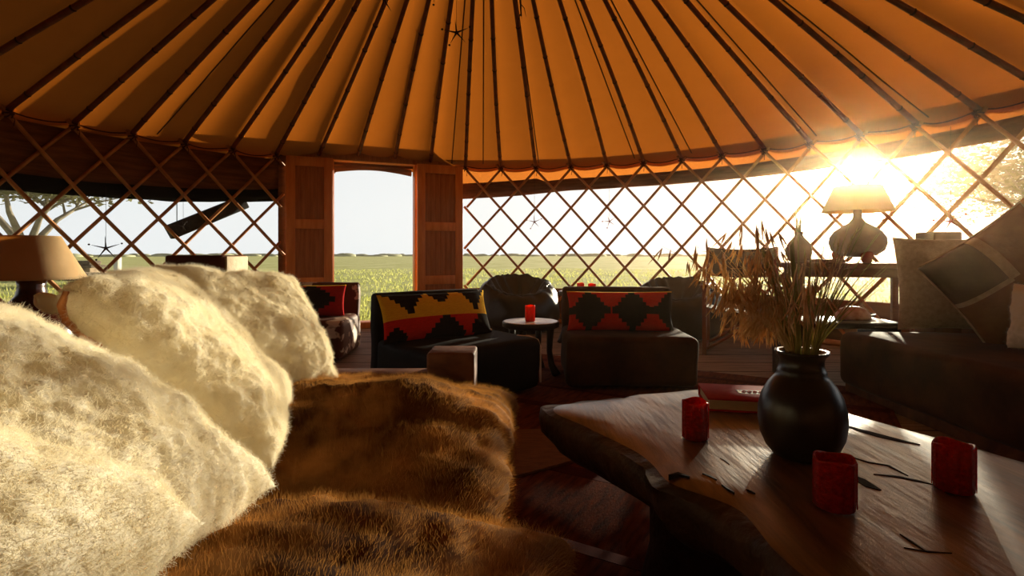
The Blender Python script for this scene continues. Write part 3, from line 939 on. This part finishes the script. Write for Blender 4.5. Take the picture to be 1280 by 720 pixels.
# vase
VX, VY = .647, 1.18
VP = [(.055, 0), (.064, .004), (.078, .022), (.090, .050), (.0945, .080), (.0935, .110), (.086, .140), (.072, .166), (.060, .181), (.0525, .190), (.0535, .196), (.0505, .201), (.0475, .212), (.047, .222), (.0495, .230), (.056, .236), (.0585, .240), (.0575, .2435), (.050, .242), (.043, .235), (.041, .215), (.045, .19), (.075, .14), (.08, .06), (.03, .012)]
VP = [(r * .95, z * .96) for r, z in VP]
mb = MB(); mb.lathe(VP, 56)
vase = mb.build('clay_vase', M['glaze']); vase.location = (VX, VY, TZ + .0015)
tag(vase, 'dark glazed round clay vase holding dried grass on the coffee table', 'vase')

# grass bouquet standing in the vase
bq = empty('grass_bouquet', (VX, VY, TZ + .02), 0, 'bouquet of dry golden grass and green stems standing in the dark vase', 'dried grass')
rg = random.Random(11)
def blade(mb, pts, w):
    """thin tapered three-sided blade"""
    n = len(pts); mb.tube(pts, [w * (1 - .85 * i / (n - 1)) for i in range(n)], 3, caps=False)
def stem_pts(a, lean, hgt, droop, n=9, r0=.03):
    s0 = Vector((r0 * .6 * math.cos(a), r0 * .6 * math.sin(a), rg.uniform(.005, .03)))
    m0 = Vector((r0 * math.cos(a), r0 * math.sin(a), .215))
    out = [s0, m0]
    for i in range(1, n):
        q = i / (n - 1)
        out.append(m0 + Vector((math.cos(a) * lean * q ** 1.3, math.sin(a) * lean * q ** 1.3, hgt * q - droop * q ** 2.6)))
    return out
for i in range(88):          # green upright stems
    a = rg.uniform(0, 2 * PI)
    mb = MB(); blade(mb, stem_pts(a, rg.uniform(.01, .12) * (1.25 if math.cos(a) > 0 else .9), rg.uniform(.15, .31), rg.uniform(0, .02)), rg.uniform(.0017, .0030))
    mb.build('green_stem', M['green'], bq)
for i in range(14):          # pale plumes among the green stems
    a = rg.uniform(0, 2 * PI)
    pts = stem_pts(a, rg.uniform(.04, .13), rg.uniform(.17, .30), rg.uniform(0, .03), r0=.025)
    mb = MB(); blade(mb, pts, .0014); st = mb.build('plume_stem', M['dry'], bq)
    mb = MB()
    for q in range(26):
        t = .55 + .45 * q / 26; k = t * (len(pts) - 1); i0 = int(k); p = pts[i0].lerp(pts[min(i0 + 1, len(pts) - 1)], k - i0)
        dv = (pts[-1] - pts[-3]).normalized() + Vector((rg.uniform(-.5, .5), rg.uniform(-.5, .5), rg.uniform(-.1, .5)))
        blade(mb, [p, p + dv.normalized() * rg.uniform(.008, .018)], .0011)
    mb.build('plume', M['dry'], st)
for i in range(16):          # drooping oat-like sprays, mostly to the left and towards the lattice
    a = rg.gauss(PI * .96, .60)
    lean = rg.uniform(.08, .26); hg = rg.uniform(.07, .32)
    pts = stem_pts(a, lean, hg, rg.uniform(.02, .08), n=11, r0=.032)
    mb = MB(); blade(mb, pts, .0016); st = mb.build('oat_stem', M['dry'], bq)
    mb = MB()
    for q in range(26):
        t = rg.uniform(.40, 1.0); k = t * (len(pts) - 1); i0 = int(k); p = pts[i0].lerp(pts[min(i0 + 1, len(pts) - 1)], k - i0)
        side = Vector((rg.uniform(-1, 1), rg.uniform(-1, 1), rg.uniform(-.3, .6))).normalized() * rg.uniform(.01, .035)
        dirn = Vector((side.x * .6, side.y * .6, -.03 - rg.uniform(0, .03)))
        b0 = p + side
        blade(mb, [p, b0 + Vector((0, 0, .004)), b0 + dirn * .3], .0006)
        e0 = b0 + dirn * rg.uniform(.5, 1.0)
        mid = b0.lerp(e0, .4)
        mb.tube([b0, mid, e0], [.0006, .0024, .0004], 4, caps=False)
        e1 = b0 + Vector((dirn.x * 1.5 + rg.uniform(-.01, .01), dirn.y, dirn.z * .8))
        mb.tube([b0, b0.lerp(e1, .4), e1], [.0006, .0020, .0003], 4, caps=False)
    mb.build('seed_head', M['seed'], st)

for i in range(7):           # stout pale stalks leaning to the left
    a = PI * rg.uniform(.88, 1.14)
    mb = MB(); blade(mb, stem_pts(a, rg.uniform(.10, .20), rg.uniform(.16, .26), rg.uniform(0, .02)), rg.uniform(.0028, .0042)); mb.build('dry_stalk', M['dry'], bq)

# book
book = empty('hardback_book', (.735, 1.565, TZ + .001), R_(-11), 'red hardback book with a framed label, lying behind the vase', 'book')
mb = MB(); mb.box((-.16, -.083, 0), (.16, .10, .004), .001); mb.box((-.16, -.083, .032), (.16, .10, .037), .001); mb.box((-.16, .095, 0), (.16, .10, .037), .001); mb.build('cover', M['book'], book)
mb = MB(); mb.box((-.154, -.076, .004), (.154, .095, .032)); mb.build('pages', M['pages'], book)
mb = MB(); mb.box((-.062, -.012, .037), (.06, .030, .0376)); mb.build('title_label', M['darkwood'], book)
mb = MB()
mb.box((-.060, -.010, .0374), (-.055, .028, .0382)); mb.box((.053, -.010, .0374), (.058, .028, .0382)); mb.build('label_border', M['paletop'], book)
mb = MB(); 
for i in range(6):
    x0 = -.042 + i * .0155
    mb.tube([(x0 + .006 * math.cos(b), .009 + .010 * math.sin(b), .0378) for b in [k * .7 for k in range(8)]], .0013, 4)
mb.build('label_ornament', M['cup'], book)

# ------------------------------------------------------------------ lamps
def bell_lamp(loc, label, rb, rt, sh, z_sh, base_prof, base_m, shade_m):
    root = empty('table_lamp', loc, 0, label, 'lamp')
    mb = MB(); mb.lathe(base_prof, 40); mb.build('lamp_base', base_m, root)
    mb = MB()
    mb.lathe([(rb, z_sh), (rt, z_sh + sh), (rt - .003, z_sh + sh), (rb - .003, z_sh)], 56, close=False)
    b = len(mb.f)
    mb.lathe([(rb + .001, z_sh - .002), (rb + .001, z_sh + .006), (rb - .004, z_sh + .006), (rb - .004, z_sh - .002)], 56, close=False)
    mb.lathe([(rt + .001, z_sh + sh - .006), (rt + .001, z_sh + sh + .002), (rt - .004, z_sh + sh + .002), (rt - .004, z_sh + sh - .006)], 56, close=False)
    sd = mb.build('lamp_shade', shade_m, root)
    mb = MB(); mb.tube([(0, 0, base_prof[-1][1] - .01), (0, 0, z_sh + sh * .9)], .008, 8)
    for k in range(3):
        a = k * 2 * PI / 3
        mb.tube([(0, 0, z_sh + sh * .85), (math.cos(a) * rt * .99, math.sin(a) * rt * .99, z_sh + sh * .97)], .002, 4)
    mb.build('harp', M['wire'], root)
    return root
# left side table and lamp
st = empty('side_table', (-2.02, 2.22, 0), 0, 'dark side table behind the left sofa carrying the lamp', 'side table')
mb = MB(); mb.box((-.26, -.26, .40), (.26, .26, .445), .006); mb.build('table_top', M['darkwood'], st)
for sx in (-1, 1):
    for sy in (-1, 1):
        mb = MB(); mb.box((sx * .22 - .025, sy * .22 - .025, 0), (sx * .22 + .025, sy * .22 + .025, .40), .004); mb.build('leg', M['darkwood'], st)
bell_lamp((-2.02, 2.22, .446), 'table lamp with a beige cone shade and dark base behind the left sofa', .185, .096, .178, .352,
          [(.10, 0), (.13, .01), (.155, .06), (.16, .11), (.145, .17), (.105, .225), (.07, .255), (.052, .285), (.046, .32), (.05, .345), (.03, .365)], M['lampbase'], M['shade'])

# right console table with gourd lamp and small vase
con = empty('console_table', (2.72, 4.28, 0), R_(-10), 'narrow wooden console table by the lattice under the gourd lamp', 'table')
mb = MB(); mb.box((-.47, -.19, .79), (.47, .19, .832), .006); mb.build('table_top', M['consolewood'], con)
mb = MB(); mb.box((-.43, -.16, .72), (.43, .16, .79), .003); mb.build('apron', M['consolewood'], con)
for sx in (-1, 1):
    for sy in (-1, 1):
        mb = MB(); mb.box((sx * .41 - .022, sy * .14 - .022, 0), (sx * .41 + .022, sy * .14 + .022, .73), .004); mb.build('leg', M['consolewood'], con)
gl = bell_lamp((2.80, 4.28, .833), 'table lamp with a squat gourd body and parchment shade standing against the sun', .255, .17, .20, .415,
          [(.06, .045), (.13, .06), (.185, .10), (.203, .155), (.198, .205), (.165, .255), (.11, .295), (.06, .325), (.035, .36), (.03, .42), (.02, .45)], M['gourd'], M['shade'])
for a in (0.5, 2.6, 4.6):
    mb = MB(); mb.lathe([(.028, 0), (.036, .02), (.045, .075), (.03, .095)], 20, (.135 * math.cos(a), .135 * math.sin(a), 0)); mb.build('clay_foot', M['terra'], gl)
mb = MB(); mb.box((-.02, -.012, .30), (.02, .012, .32)); 
sv = empty('grass_vase', (2.335, 4.30, .833), 0, 'small dark round vase with short green grass on the console table', 'vase')
mb = MB(); mb.lathe([(.05, 0), (.075, .02), (.097, .075), (.096, .115), (.075, .165), (.04, .20), (.03, .225), (.036, .25), (.028, .25), (.026, .21), (.01, .1)], 36); mb.build('vase_body', M['gourd'], sv)
for i in range(22):
    a = rg.uniform(0, 2 * PI); mb = MB(); l = rg.uniform(.01, .07)
    blade(mb, [(0, 0, .12), (.016 * math.cos(a), .016 * math.sin(a), .245), (l * .5 * math.cos(a), l * .5 * math.sin(a), .33), (l * math.cos(a), l * math.sin(a), rg.uniform(.38, .52))], .006)
    mb.build('grass_blade', M['green'], sv)
mb = MB(); mb.box((-.12, -.06, 0), (.12, .06, .016), .002); mb.box((-.115, -.055, .016), (.115, .055, .03), .002)
o = mb.build('wooden_tray', M['consolewood']); o.location = (2.47, 4.16, .833); o.rotation_euler = (0, 0, R_(-10))
tag(o, 'low flat wooden tray on the console in front of the small vase', 'tray')

# director chair
dcx = empty('director_chair', (2.10, 4.84, 0), R_(-24), 'folding wooden chair with a slung dark canvas back behind the dry grass', 'chair')
for sx in (-1, 1):
    mb = MB(); mb.tube([(sx * .30, .22, .42), (sx * .30, .26, .97)], .018, 8); mb.build('back_post', M['chairwood'], dcx)
    mb = MB(); mb.box((sx * .30 - .03, -.26, .60), (sx * .30 + .03, .26, .625), .005); mb.build('armrest', M['chairwood'], dcx)
    mb = MB(); mb.box((sx * .30 - .018, -.26, 0), (sx * .30 + .018, -.22, .60), .004); mb.build('front_leg', M['chairwood'], dcx)
    mb = MB(); mb.box((sx * .30 - .018, .20, 0), (sx * .30 + .018, .24, .60), .004); mb.build('rear_leg', M['chairwood'], dcx)
    mb = MB(); mb.box((sx * .30 - .015, -.26, .03), (sx * .30 + .015, .24, .065), .003); mb.build('foot_rail', M['chairwood'], dcx)
for sy in (-1, 1):
    mb = MB(); mb.tube([(-.28, sy * .21, .05), (.28, sy * .21, .42)], .014, 6); mb.build('cross_brace', M['chairwood'], dcx)
def sling(p0, p1, q0, q1, sag, n=14):
    vs, fs = [], []
    for i in range(n + 1):
        u = i / n
        for j in range(7):
            v = j / 6
            a = Vector(p0).lerp(Vector(p1), u); b = Vector(q0).lerp(Vector(q1), u)
            p = a.lerp(b, v); s = 4 * u * (1 - u)
            vs.append(p + Vector(sag) * s)
    for i in range(n):
        for j in range(6): fs.append((i * 7 + j, (i + 1) * 7 + j, (i + 1) * 7 + j + 1, i * 7 + j + 1))
    m = MB(); m.add(vs, fs)
    m.add([v + Vector((0, .004, -.004)) for v in vs], [f[::-1] for f in fs]); return m
sling((-.31, .24, .70), (.31, .24, .70), (-.31, .265, .97), (.31, .265, .97), (0, .04, -.022)).build('back_canvas', M['chaircanvas'], dcx)
sling((-.29, -.22, .43), (.29, -.22, .43), (-.29, .2, .42), (.29, .2, .42), (0, 0, -.04)).build('seat_canvas', M['chaircanvas'], dcx)

# ------------------------------------------------------------------ right sofa, end table, pillows
rs = empty('hide_sofa', (2.75, 2.6, 0), 0, 'low dark brown sofa along the right side under the pillows', 'sofa')
def soft2(p): return p + Vector((noise.noise(p * 4), noise.noise(p * 4 + Vector((9, 0, 0))), noise.noise(p * 3 + Vector((0, 9, 0))))) * .012
mb = MB(); mb.box((-.62, -1.25, .06), (.45, .86, .40), .06, 4, cuts=8, fn=soft2); mb.build('seat', M['brownhide'], rs)
mb = MB(); mb.box((-.58, -1.2, 0), (.42, .84, .07), .004); mb.build('plinth', M['beam'], rs)
mb = MB(); mb.box((.46, -1.25, .0), (.56, 1.2, .72), .02); mb.build('back_rail', M['beam'], rs)
mb = MB(); mb.box((.24, 1.14, 0), (.44, 1.32, 1.06), .008); mb.build('corner_post', M['beam'], rs)
et = empty('end_table', (2.42, 3.84, 0), 0, 'low dark block table between the right sofa and the console', 'side table')
mb = MB(); mb.box((-.46, -.20, .385), (.30, .22, .425), .006); mb.build('table_top', M['darkwood'], et)
for sx in (-.43, .22):
    mb = MB(); mb.box((sx, -.18, 0), (sx + .06, .20, .385), .004); mb.build('side_panel', M['darkwood'], et)
mb = MB()
mb.lathe([(.12, 0), (.125, .012), (.115, .045), (.085, .075), (.045, .092), (.008, .096)], 36, fn=lambda p, a: Vector((p.x * (1 + .03 * math.sin(a * 9)), p.y * .75, p.z)))
o = mb.build('sea_shell', M['shell']); o.location = (2.49, 3.86, .426)
tag(o, 'domed pinkish white shell on the low block table', 'shell')
mb = MB(); mb.lathe([(.08, 0), (.115, .012), (.122, .03), (.116, .032), (.105, .016), (.02, .008)], 36)
o = mb.build('shallow_bowl', M['darkwood']); o.location = (2.605, 3.99, .426)
tag(o, 'shallow dark bowl behind the shell on the low block table', 'bowl')

def cloth_pillow(loc, ux, uz, w, h, t, mat, label, cell=None, seed=0, name='cushion', n=44):
    vs, fs, ms = pillow_mesh(w, h, t, n, n, pinch=.07, p=2.4, pe=.5, cell=cell)
    vs = [v + Vector((0, .012 * noise.noise(v * 6 + Vector((seed, 0, 0))), 0)) for v in vs]
    mb = MB(); mb.add(vs, fs); mb.m = ms
    o = mb.build(name, mat); o.matrix_world = frame(loc, ux, uz)
    return tag(o, label, 'cushion'), vs
o, _ = cloth_pillow((2.86, 3.44, .71), (1, -.25, 0), (.02, .14, 1), .64, .62, .20, [M['linen']], 'plain pale linen pillow at the console end of the right sofa', seed=1, name='linen_pillow')
def cell_p(u, v, side):
    if .42 < u < .52 and v > .5: return 2
    if abs(v - .51) < .018 and u < .45: return 2
    return 1 if (u < .43 and v > .5) else 0
o, pv = cloth_pillow((2.79, 2.98, .765), (.78, -.16, .58), (-.58, .22, .78), .64, .60, .24, [M['patch'], M['patchdark'], M['piping']], 'large olive brown patchwork pillow standing on its corner with pale piping', cell=cell_p, seed=3, name='patchwork_pillow')
ring = []
for i in range(44): ring.append(i)
mb = MB()
w_, h_ = .64, .60
def edge_pt(u, v): pu = 1 - .07 * (1 - v * v); pv_ = 1 - .07 * (1 - u * u); return Vector((u * w_ / 2 * pu, 0.0, v * h_ / 2 * pv_))
pts = [edge_pt(-1 + 2 * i / 20, -1) for i in range(21)] + [edge_pt(1, -1 + 2 * i / 20) for i in range(1, 21)] + [edge_pt(1 - 2 * i / 20, 1) for i in range(1, 21)] + [edge_pt(-1, 1 - 2 * i / 20) for i in range(1, 21)]
mb.tube(pts, .007, 6); mb.build('piping', M['piping'], o)
fl = fleece((2.70, 2.62, .575), (.4, -1, 0), (.2, .1, 1), .36, .34, .2, 8, 'small pale fluffy cushion at the right edge on the right sofa', n=60, hair=12000)
fl.name = 'fluffy_cushion'

# ------------------------------------------------------------------ hanging ornaments
def star(loc, size, yaw, tilt, hang, mat, label, group='hanging star ornaments'):
    root = empty('star_ornament', loc, yaw, label, 'ornament', group)
    mb = MB()
    for k in range(5):
        a = PI / 2 + tilt + k * 2 * PI / 5
        d = Vector((math.cos(a), .05 * math.sin(k * 2.0), math.sin(a)))
        mb.tube([Vector((0, 0, 0)), d * size * .12, d * size * .5], [size * .05, size * .034, size * .006], 6)
    mb.build('star', mat, root)
    mb = MB(); mb.tube([(0, 0, size * .1), (0, 0, hang)], .0015, 4); mb.build('thread', M['wire'], root)
    for k in (1, 2, 4):
        a = PI / 2 + tilt + k * 2 * PI / 5
        mb = MB(); c = Vector((math.cos(a), 0, math.sin(a))) * size * .58
        mb.lathe([(.001, -.008), (.007, -.005), (.009, 0), (.007, .005), (.001, .008)], 10, c); mb.build('bead', mat, root)
    return root
star((-3.60, 4.68, .955), .21, R_(40), 0.05, .55, M['wire'], 'dark star ornament hanging against the left lattice beside the lamp')
star((-3.30, 5.30, 1.18), .15, R_(100), 0.3, .36, M['wire'], 'dark star ornament seen edge-on by the slanted log')
star((-.42, 4.0, 2.58), .19, R_(5), 0.12, .38, M['wire'], 'dark star ornament hanging lowest under the roof canvas')
star((-.97, 4.0, 2.83), .19, R_(60), 0.3, .12, M['wire'], 'dark star ornament under the roof, left of the lowest roof star and turned sideways')
star((-.58, 4.0, 2.90), .19, R_(0), 0.5, .10, M['wire'], 'dark star ornament cut off by the top edge above the lowest roof star')
star((.29, 6.82, 1.32), .17, R_(0), 0.1, .7, M['redwire'], 'reddish star ornament against the lattice, first to the right of the door')
star((1.24, 6.72, 1.32), .15, R_(-15), 0.3, .7, M['redwire'], 'reddish star ornament against the lattice, further right from the door')
star((3.24, 3.90, 1.145), .17, R_(-40), 0.2, .7, M['redwire'], 'red star ornament above the right sofa corner post')
sp = empty('dried_sprig', (.06, 3.9, 2.62), 0, 'dried root sprig hanging under the roof canvas', 'dried plant')
mb = MB(); mb.tube([(0, 0, .5), (.004, 0, .25), (0, 0, .15), (.008, 0, .04)], .006, 5)
for i in range(9):
    a = rg.uniform(0, 2 * PI); z = rg.uniform(.05, .3)
    mb.tube([(0, 0, z), (.03 * math.cos(a), .03 * math.sin(a), z - .03), (.045 * math.cos(a), .04 * math.sin(a), z - rg.uniform(.08, .14))], [.004, .003, .001], 4)
mb.build('roots', M['wire'], sp)

# charred log hanging outside the left lattice
lc = polar(R_(-47.6), RW + .14, 1.31)
mb = MB()
th = R_(-47.6); tx = Vector((math.cos(th), -math.sin(th), 0))
ax = (tx * .80 + Vector((0, 0, .40))).normalized()
LM = frame((0, 0, 0), ax, (-ax.z * tx.x, -ax.z * tx.y, 1))
mb.box((-.42, -.06, -.075), (.42, .06, .075), .015, 2, M=LM)
for s in (-.3, .3):
    p = LM @ Vector((s, 0, .07)); mb.tube([p, p + Vector((0, 0, .30 - s * .3))], .005, 4)
o = mb.build('hanging_log', M['log']); o.location = lc
tag(o, 'dark square log hanging aslant outside the left lattice', 'log')

# ------------------------------------------------------------------ outdoors
# grass tufts near the tent
rgs = random.Random(21)
mb = MB()
for i in range(26000):
    d = 1.0 * (7.6 + 30 * rgs.random() ** 1.8)
    an = rgs.uniform(-.80, .72)
    x, y = d * math.sin(an) * 1.15, d * math.cos(an) * 1.1
    if math.hypot(x - CX, y - CY) < RW + .5: continue
    pt_ = noise.noise(Vector((x * .5, y * .5, 0)))
    if pt_ < -.15 and rgs.random() < .6: continue
    h = rgs.uniform(.05, .13) * (1 + .5 * pt_); w = .010 * (1 + d * .06)
    a = rgs.uniform(0, PI); dx, dy = math.cos(a) * w, math.sin(a) * w
    lx, ly = rgs.uniform(-.06, .06), rgs.uniform(-.06, .06)
    mb.add([(x - dx, y - dy, GZ - .01), (x + dx, y + dy, GZ - .01), (x + lx, y + ly, GZ + h)], [(0, 1, 2)], False)
tag(mb.build('grass', M['blade']), 'short yellow green grass of the open plain', 'grass', kind='stuff')
# far line of bushes on the horizon
mb = MB()
for i in range(150):
    an = R_(-58 + 116 * i / 150 + rgs.uniform(-.4, .4)); d = rgs.uniform(300, 430)
    x, y = d * math.sin(an), d * math.cos(an); r = rgs.uniform(2.5, 9); hh = rgs.uniform(.5, 1.7)
    mb.lathe([(r, -.5), (r * .95, hh * .5), (r * .6, hh * .9), (r * .1, hh)], 10, (x, y, GZ), fn=lambda p, a: p * (1 + .15 * math.sin(3 * a + x)))
tag(mb.build('treeline', M['bush']), 'low line of bushes along the horizon', 'bushes', kind='stuff')

def acacia(loc, seed, h, spread, label, nb=6, leaf_n=2600, flat=.35, lean=(0, 0), trunk=.2, fork=.3, leaf=.10):
    rk = random.Random(seed)
    root = empty('acacia_tree', loc, 0, label, 'tree')
    mb = MB(); tips = []
    f0 = Vector((lean[0] * .3, lean[1] * .3, h * fork))
    mb.tube([Vector((0, 0, -.2)), Vector((lean[0] * .1, 0, h * fork * .5)), f0], [trunk, trunk * .85, trunk * .75], 8)
    for k in range(nb):
        a = 2 * PI * k / nb + rk.uniform(-.3, .3)
        e = Vector((math.cos(a) * spread * rk.uniform(.45, .8), math.sin(a) * spread * rk.uniform(.45, .8), h * rk.uniform(.78, .92)))
        m = f0.lerp(e, .5) + Vector((rk.uniform(-.2, .2), rk.uniform(-.2, .2), h * .06))
        mb.tube([f0, f0.lerp(m, .5) + Vector((0, 0, .08)), m, e], [trunk * .62, trunk * .5, trunk * .36, trunk * .14], 7)
        for q in range(5):
            e2 = e + Vector((rk.uniform(-1, 1) * spread * .4, rk.uniform(-1, 1) * spread * .4, rk.uniform(.0, .14) * h))
            s = m.lerp(e, rk.uniform(.2, 1))
            mb.tube([s, s.lerp(e2, .5) + Vector((0, 0, .1)), e2], [trunk * .2, trunk * .13, trunk * .04], 5)
            tips.append(e2)
        tips.append(e)
    mb.build('branches', M['hazedbark'], root)
    mb = MB()
    for i in range(leaf_n):
        t = rk.choice(tips)
        p = t + Vector((rk.gauss(0, spread * .16), rk.gauss(0, spread * .16), rk.gauss(0, spread * .16 * flat)))
        s = leaf * rk.uniform(.5, 1.4); u = Vector((rk.uniform(-1, 1), rk.uniform(-1, 1), rk.uniform(-.4, .4))).normalized() * s
        v = Vector((rk.uniform(-1, 1), rk.uniform(-1, 1), rk.uniform(-.6, .6))).normalized() * s * .6
        mb.add([p - u - v, p + u - v, p + u + v, p - u + v], [(0, 1, 2, 3)], False)
    mb.build('foliage', M['leaf'], root)
    return root
acacia((-24.8, 27, GZ), 4, 5.2, 4.3, 'umbrella acacia with haze-lightened forked trunks beyond the left lattice', nb=6, leaf_n=3200, flat=.22, trunk=.34, fork=.22, leaf=.12)
acacia((25.5, 23.5, GZ), 9, 5.6, 7.2, 'feathery tree beyond the right lattice', nb=10, leaf_n=15000, flat=.75, trunk=.28, fork=.35, leaf=.09)

def stone_heap(loc, w, d, h, label, seed, post=None):
    rk = random.Random(seed)
    root = empty('stone_ruin', loc, rk.uniform(-.2, .2), label, 'ruin')
    nr = max(2, int(h / .16))
    mb = MB()
    for r in range(nr):
        x = -w / 2
        while x < w / 2:
            bw = rk.uniform(.18, .36)
            if r < nr - 1 or rk.random() < .6:
                mb.box((x, -d / 2 + rk.uniform(-.03, .03), r * .16), (x + bw - .015, d / 2, r * .16 + .15 + rk.uniform(-.02, .0)), .025, 2)
            x += bw
    mb.build('stonework', M['stone'], root)
    if post:
        mb = MB(); mb.box((post - .09, -.09, 0), (post + .09, .09, h + .42), .01); mb.build('white_post', M['white'], root)
    return root
stone_heap((-15.6, 20.0, GZ), 1.9, .9, .62, 'low stone wall with a white post in the grass', 1, .75)
hut = empty('field_shelter', (-19.6, 24, GZ), .2, 'small dark roofed shelter standing in the grass behind the lamp', 'shelter')
mb = MB(); mb.box((-.62, -.5, 0), (.62, .5, .55), .03); mb.build('stonework', M['stone'], hut)
mb = MB(); mb.prism([(-.72, -.6), (.72, -.6), (.72, .6), (-.72, .6)], .55, .66); mb.box((-.6, -.5, .66), (.6, .5, .86), .08, 3); mb.build('roof', M['thatch'], hut)

# ------------------------------------------------------------------ thin haze volume, added to spread the sun's glare
hm = bpy.data.materials.new('glare haze'); hm.use_nodes = True
hn = hm.node_tree.nodes; hl = hm.node_tree.links
hn.clear()
hv = hn.new('ShaderNodeVolumeScatter'); hv.inputs['Density'].default_value = 0.0042; hv.inputs['Anisotropy'].default_value = 0.945
hv.inputs['Color'].default_value = (1.0, .68, .40, 1)
ho = hn.new('ShaderNodeOutputMaterial'); hl.new(hv.outputs[0], ho.inputs['Volume'])
mb = MB(); mb.lathe([(48, GZ - .03), (48, 6.0), (40, 9.0)], 64)
hz = tag(mb.build('haze', hm), 'thin warm haze added to spread the sun glare in and around the tent', 'haze', kind='stuff')
